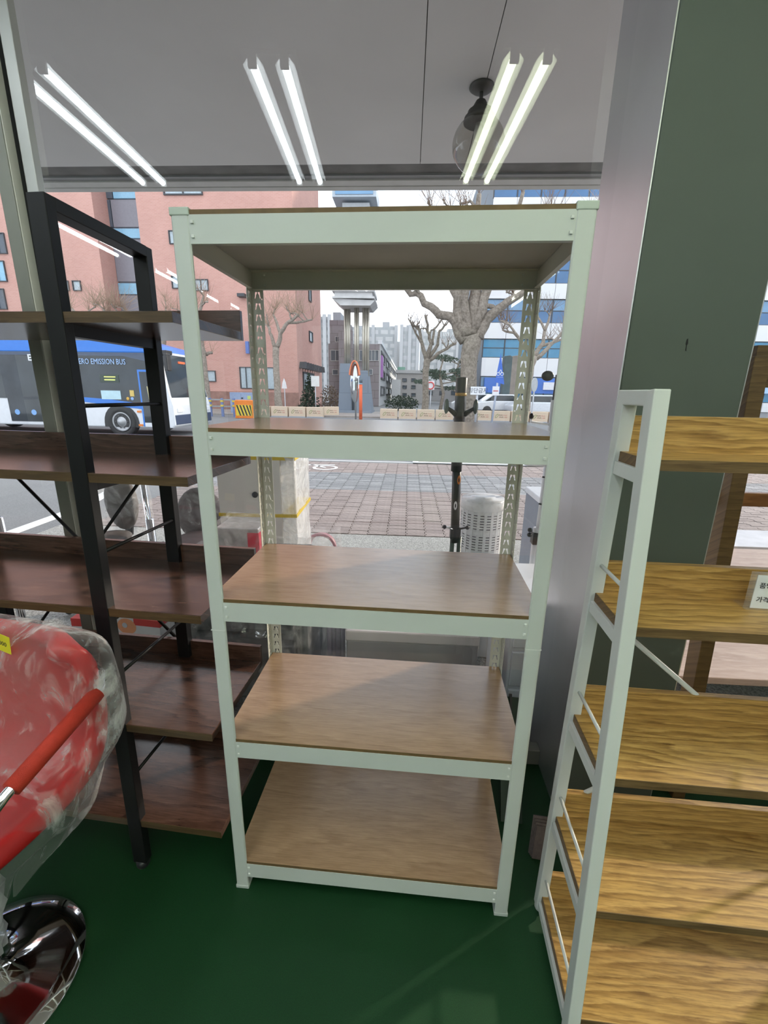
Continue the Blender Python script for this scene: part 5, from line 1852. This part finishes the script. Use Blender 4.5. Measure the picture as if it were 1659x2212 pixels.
# ---------------------------------------------------------------- clock monument
Y5 = 30.0
pA, pB = on_y(733, 893, Y5), on_y(806, 893, Y5)
mon = thing('column_monument', 'tall monument of steel columns on slanted stone piers', 'monument', ((pA.x+pB.x)/2, Y5, 0.05))
mx = (pA.x+pB.x)/2
M_pier = brick_mat('blue_stone_pier', (0.20, 0.24, 0.30), (0.22, 0.26, 0.32), (0.15, 0.18, 0.23), 1.6, 1.3, 0.02)
M_steel = paint('warm_steel', (0.46, 0.43, 0.37), 0.3, 0.6, 0.15, 2)
M_cap = paint('monument_cap', (0.50, 0.50, 0.50), 0.5, 0.2, 0.1, 2)


def X(u, v=760):
    return on_y(u, v, Y5).x-mx


def Zz(v):
    return on_y(765, v, Y5).z


MB().prism([(X(733, 893), 0), (X(762, 893), 0), (X(760, 788), Zz(788)), (X(737, 788), Zz(788))], -0.5, 1.2).build('pier', M_pier, mon)
MB().prism([(X(771, 893), 0), (X(806, 893), 0), (X(796, 803), Zz(803)), (X(774, 803), Zz(803))], -0.9, 0.8).build('pier', M_pier, mon)
MB().box(X(731), -1.1, 0, X(807), 1.4, 0.15).build('plinth', M_pier, mon)
for u in (745, 750, 754, 769, 774, 786, 791, 796):
    zb_ = Zz(792 if u < 760 else 804)
    MB().tube([(X(u), -0.3 if u > 760 else 0.2, zb_-0.3), (X(u), -0.3 if u > 760 else 0.2, Zz(660))], 0.085, 12).build('column', M_steel, mon, True)
MB().prism([(X(742), Zz(669)), (X(802), Zz(669)), (X(812), Zz(658)), (X(726), Zz(655))], -1.2, 1.4).build('capital', M_cap, mon)
MB().box(X(726), -1.35, Zz(655), X(811), 1.5, Zz(651)).build('slab', M_cap, mon)
MB().box(X(730), -1.2, Zz(651), X(806), 1.4, Zz(641)).build('slab', M_cap, mon)
MB().box(X(726), -1.35, Zz(641), X(810), 1.5, Zz(634)).build('slab', M_cap, mon)
MB().box(X(745), -0.7, Zz(634), X(798), 0.9, Zz(450)).build('shaft', paint('shaft_grey', (0.42, 0.44, 0.46), 0.5), mon)
ck = MB().box(X(728), -1.2, Zz(445), X(812), 1.4, Zz(416)).build('clock_box', paint('clock_box', (0.40, 0.46, 0.52), 0.4), mon)
MB().box(X(734), -1.25, Zz(440), X(806), -1.19, Zz(421)).build('clock_glass', M_bw2, ck)

# ---------------------------------------------------------------- trees
M_bark = speckle('mottled_bark', (0.15, 0.125, 0.10), (0.31, 0.27, 0.23), 9, 0.95, 1.5)
M_bark2 = speckle('pale_bark', (0.24, 0.20, 0.165), (0.40, 0.35, 0.30), 9, 0.95, 1.5)
M_twig = paint('twig_brown', (0.19, 0.13, 0.095), 0.9)
M_twig2 = paint('twig_pale', (0.34, 0.25, 0.18), 0.9)


def wobble(pts, n, amp, rs):
    out, ro = [], []
    for i in range(len(pts)-1):
        for k in range(n):
            t = k/n
            p = pts[i].lerp(pts[i+1], t)
            if not (i == 0 and k == 0):
                p = p+Vector((random.uniform(-1, 1), random.uniform(-1, 1), random.uniform(-1, 1)))*amp
            out.append(p)
            ro.append(rs[i]*(1-t)+rs[i+1]*t)
    out.append(pts[-1])
    ro.append(rs[-1])
    return out, ro


def tree(label, y, base_uv, trunk, branches, knobs_n, twig_len, twig_n, bark=M_bark, twig=M_twig, seed=1, twig_r=0.011, ground=0.0, spread=0.5, sub=2):
    random.seed(seed)
    b = on_y(base_uv[0], base_uv[1], y)
    t = thing('bare_tree', label, 'tree', (b.x, y, ground))
    O = Vector((b.x, y, ground))
    pts = [Vector((0, 0, -0.05))]+[on_y(u, v, y)-O for u, v, r in trunk]
    rs = [trunk[0][2]*1.25]+[r for u, v, r in trunk]
    pp, rr = wobble(pts, 3, rs[0]*0.08, rs)
    MB().tube(pp, rr, 12).build('trunk', bark, t, True)
    tw = MB()
    tips = []
    for br in branches:
        dy = random.uniform(-0.12, 0.12)*y*0.25
        bp = [on_y(u, v, y+dy*(i/(len(br)-1)))-O for i, (u, v, r) in enumerate(br)]
        br_r = [r for u, v, r in br]
        pp, rr = wobble(bp, 3, br_r[0]*0.3, br_r)
        bo = MB().tube(pp, rr, 8).build('branch', bark, t, True)
        tips.append((bp[-1], br_r[-1]))
        # side boughs with knobs
        for s in range(sub):
            i = random.randrange(len(pp)//2, len(pp))
            d = Vector((random.uniform(-1, 1), random.uniform(-0.8, 0.8), random.uniform(0.1, 1.0))).normalized()
            L = twig_len*random.uniform(0.35, 0.7)
            q = [pp[i], pp[i]+d*L*0.5+Vector((0, 0, 0.08)), pp[i]+d*L]
            sp, sr = wobble(q, 2, L*0.06, [rr[i]*0.7, rr[i]*0.5, rr[i]*0.38])
            m = MB().tube(sp, sr, 6)
            m.ball(q[-1], rr[i]*0.62, 7, 5)
            m.build('bough', bark, bo, True)
            tips.append((q[-1], rr[i]*0.4))
            tips.append((q[1], rr[i]*0.4))
    for p, r in tips:
        for k in range(twig_n):
            d = Vector((random.gauss(0, spread), random.gauss(0, spread), random.uniform(0.4, 1.1))).normalized()
            L = twig_len*random.uniform(0.5, 1.15)
            mid = p+d*L*0.5+Vector((random.gauss(0, 0.06), 0, 0.04))*L
            end = p+d*L+Vector((random.gauss(0, 0.1), 0, 0.12))*L
            tw.tube([p, mid, end], [twig_r, twig_r*0.7, twig_r*0.3], 3, False)
    o = tw.build('twigs', twig, t)
    o['kind'] = 'stuff'
    return t


# big plane tree
tree('big gnarled bare plane tree with a thick mottled trunk across the road', 21.0, (1010, 908),
     [(1011, 880, 0.42), (1012, 800, 0.38), (1018, 745, 0.42), (1018, 722, 0.45)],
     [[(1005, 735, 0.30), (968, 682, 0.20), (940, 670, 0.18), (905, 642, 0.15), (880, 626, 0.12), (850, 560, 0.09)],
      [(1008, 725, 0.38), (992, 680, 0.30), (985, 620, 0.24), (960, 540, 0.18), (930, 450, 0.10)],
      [(1022, 725, 0.36), (1024, 660, 0.28), (1030, 600, 0.22), (1040, 500, 0.16), (1035, 420, 0.10)],
      [(1030, 730, 0.34), (1052, 690, 0.26), (1085, 665, 0.18), (1130, 630, 0.15), (1170, 560, 0.11), (1200, 470, 0.08)],
      [(1026, 720, 0.30), (1045, 640, 0.22), (1075, 560, 0.17), (1110, 480, 0.11), (1130, 415, 0.08)],
      [(1014, 715, 0.26), (1005, 650, 0.20), (1000, 560, 0.14), (985, 470, 0.09)],
      [(1040, 655, 0.12), (1075, 668, 0.10), (1100, 655, 0.09), (1125, 640, 0.08)]],
     3, 1.5, 7, M_bark, M_twig, 5, 0.013, -0.03, 0.35)
# small bare tree at the lane
tree('small bare pruned tree at the mouth of the lane', 26.0, (918, 882),
     [(919, 860, 0.19), (920, 800, 0.18), (924, 775, 0.20)],
     [[(922, 780, 0.14), (912, 745, 0.10), (906, 715, 0.08), (890, 695, 0.06)],
      [(924, 775, 0.14), (930, 740, 0.10), (925, 715, 0.08), (918, 680, 0.05)],
      [(926, 775, 0.12), (945, 745, 0.09), (950, 715, 0.07), (965, 700, 0.05)],
      [(928, 778, 0.12), (955, 758, 0.08), (985, 742, 0.06)],
      [(934, 745, 0.08), (938, 712, 0.06), (955, 690, 0.04)],
      [(912, 745, 0.08), (898, 720, 0.05), (882, 688, 0.04)]],
     2, 0.7, 3, M_bark, M_twig, 8, 0.011, 0.0, 0.5, 3)
# trees along the brick building
tree('pollarded bare tree before the brick corner', 27.5, (603, 885),
     [(600, 850, 0.22), (596, 780, 0.19), (596, 750, 0.21)],
     [[(597, 752, 0.15), (606, 720, 0.12), (625, 695, 0.10), (645, 680, 0.08)],
      [(595, 752, 0.13), (585, 725, 0.10), (580, 705, 0.08)],
      [(606, 722, 0.10), (598, 695, 0.08), (590, 680, 0.06)],
      [(625, 697, 0.09), (648, 696, 0.07), (675, 690, 0.05)]],
     3, 1.3, 10, M_bark2, M_twig2, 12, 0.010, 0.06, 0.55)
tree('pollarded bare tree beside the bus front', 26.0, (447, 890),
     [(445, 850, 0.24), (440, 790, 0.21), (432, 740, 0.23), (430, 700, 0.2)],
     [[(434, 750, 0.13), (446, 765, 0.10), (458, 762, 0.09)],
      [(430, 705, 0.14), (424, 680, 0.10), (412, 660, 0.08)],
      [(430, 705, 0.13), (432, 670, 0.10), (440, 640, 0.07)]],
     3, 1.2, 9, M_bark2, M_twig2, 14, 0.010, 0.0, 0.5)
tree('spreading bare tree behind the bus roof', 26.5, (215, 890),
     [(215, 850, 0.2), (215, 740, 0.18), (216, 715, 0.2)],
     [[(215, 720, 0.13), (180, 685, 0.09), (155, 668, 0.06)],
      [(216, 718, 0.13), (222, 690, 0.09), (225, 668, 0.06)],
      [(217, 720, 0.13), (250, 690, 0.09), (272, 672, 0.06)]],
     3, 1.4, 16, M_bark2, M_twig2, 16, 0.012, 0.06, 0.6)
tree('bare tree standing before the brick wall by the bus windscreen', 28.5, (350, 890),
     [(350, 850, 0.2), (352, 740, 0.18), (352, 715, 0.2)],
     [[(352, 720, 0.12), (335, 685, 0.09), (322, 665, 0.06)],
      [(352, 718, 0.12), (356, 690, 0.09), (358, 668, 0.06)],
      [(353, 720, 0.12), (385, 690, 0.09), (402, 672, 0.06)]],
     3, 1.1, 10, M_bark2, M_twig2, 18, 0.010, 0.06, 0.5)
# tree before the white building
tree('wide pale bare tree in front of the white office building', 27.0, (1138, 890),
     [(1140, 850, 0.20), (1148, 790, 0.18), (1155, 770, 0.19)],
     [[(1155, 772, 0.15), (1172, 740, 0.11), (1182, 700, 0.08), (1190, 672, 0.05)],
      [(1155, 775, 0.14), (1135, 745, 0.10), (1110, 720, 0.08), (1085, 712, 0.05)],
      [(1158, 775, 0.14), (1190, 745, 0.10), (1215, 720, 0.08), (1228, 700, 0.05)],
      [(1168, 748, 0.10), (1200, 738, 0.08), (1232, 730, 0.05)],
      [(1178, 715, 0.08), (1165, 690, 0.06), (1150, 672, 0.04)],
      [(1120, 728, 0.08), (1100, 700, 0.06), (1078, 692, 0.04)]],
     3, 0.95, 9, M_bark2, M_twig, 21, 0.011, 0.06, 0.5)
tree('bare twiggy tree at the right flank of the white office building', 30.0, (1310, 885),
     [(1310, 800, 0.2), (1308, 640, 0.17), (1306, 560, 0.15)],
     [[(1306, 570, 0.12), (1290, 520, 0.09), (1275, 450, 0.06)],
      [(1306, 565, 0.12), (1310, 500, 0.09), (1300, 440, 0.06)],
      [(1307, 600, 0.10), (1330, 540, 0.08), (1345, 470, 0.05)],
      [(1308, 640, 0.10), (1280, 610, 0.07), (1255, 600, 0.05)],
      [(1306, 570, 0.1), (1280, 545, 0.07), (1262, 500, 0.05)]],
     3, 1.6, 8, M_bark2, M_twig2, 23, 0.011, 0.0, 0.5)


# conifer, pine and hedges
M_conif = speckle('conifer_green', (0.018, 0.035, 0.022), (0.05, 0.085, 0.05), 14, 0.95, 2)
M_pine = speckle('pine_green', (0.05, 0.08, 0.06), (0.13, 0.18, 0.14), 12, 0.95, 2)


def leaf_cloud(m, c, r, n, size, seed):
    random.seed(seed)
    for k in range(n):
        while True:
            p = Vector((random.uniform(-1, 1), random.uniform(-1, 1), random.uniform(-1, 1)))
            if p.length < 1:
                break
        q = Vector((c[0]+p.x*r[0], c[1]+p.y*r[1], c[2]+p.z*r[2]))
        d = Vector((random.uniform(-1, 1), random.uniform(-1, 1), random.uniform(-0.5, 1))).normalized()*size
        e = d.cross(Vector((random.random(), random.random(), random.random()))).normalized()*size*0.5
        m.add([q-e, q+e, q+d], [(0, 1, 2)])


p = on_y(668, 880, 29.0)
cf = thing('conifer_shrub', 'small dark conifer by the brick corner', 'tree', (p.x, 29.0, 0.06))
hz_ = on_y(668, 815, 29.0).z-0.06
m = MB()
for k in range(12):
    t = k/11
    leaf_cloud(m, (0, 0, 0.25+hz_*0.93*t), ((1-t)*0.78+0.06, (1-t)*0.78+0.06, 0.22), int(110*(1.1-t)), 0.16, 40+k)
o = m.build('foliage', M_conif, cf)
o['kind'] = 'stuff'
MB().tube([(0, 0, 0), (0, 0, hz_*0.9)], [0.08, 0.02], 8).build('trunk', M_bark, cf, True)
for (u, lab, seed) in ((950, 'low twisted pine with flat green pads behind the small bare tree', 3), (985, 'low pine with pale green needles beside the big tree trunk', 9)):
    yy = 31.0 if u == 950 else 32.5
    p = on_y(u, 880, yy)
    pt = thing('garden_pine', lab, 'tree', (p.x, yy, 0.06))
    random.seed(seed)
    zt = on_y(u, 770, yy).z
    MB().tube([(0, 0, -0.06), (0.2, 0, zt*0.35), (-0.15, 0, zt*0.7), (0.1, 0, zt*0.95)], [0.14, 0.11, 0.08, 0.04], 8).build('trunk', M_bark, pt, True)
    for k in range(7):
        px, pz = random.uniform(-1.4, 1.4), zt*random.uniform(0.4, 1.0)
        MB().tube([(0, 0, pz-0.3), (px, 0, pz-0.05)], [0.05, 0.02], 6).build('branch', M_bark, pt, True)
        m = MB()
        leaf_cloud(m, (px, 0, pz), (0.7, 0.5, 0.16), 150, 0.14, seed*50+k)
        o = m.build('needle_pad', M_pine, pt)
        o['kind'] = 'stuff'
hd = [(on_y(828, 885, 33).x, on_y(905, 885, 33).x, 33.0, 'dark low hedge under the small bare tree'), (on_y(1048, 880, 38).x, on_y(1095, 880, 38).x, 38.0, 'clipped hedge before the blue shop fronts'), (on_y(1195, 880, 38).x, on_y(1330, 880, 38).x, 38.0, 'clipped hedge behind the parked white car'), (on_y(690, 885, 33).x, on_y(735, 885, 33).x, 33.0, 'bare brown shrubs between the brick corner and the monument')]
for i, (x0, x1, yy, lab) in enumerate(hd):
    m = MB()
    leaf_cloud(m, (0, 0, 0.62), ((x1-x0)/2, 0.5, 0.62 if i < 3 else 1.3), 900, 0.13, 70+i)
    o = m.build('hedge', (M_conif, M_pine, M_pine, M_twig)[i], loc=((x0+x1)/2, yy, 0.0))
    tag(o, lab, 'hedge')
# low wooded hills far behind the roofs
struct(MB().prism([(-400, -5), (400, -5), (400, 6), (200, 10), (40, 7), (-60, 9), (-200, 12), (-400, 6)], 400, 405).build('wall_skyline', paint('wooded_hill', (0.13, 0.15, 0.11), 0.95, 0, 0.2, 0.05)), 'low wooded hills behind the town')
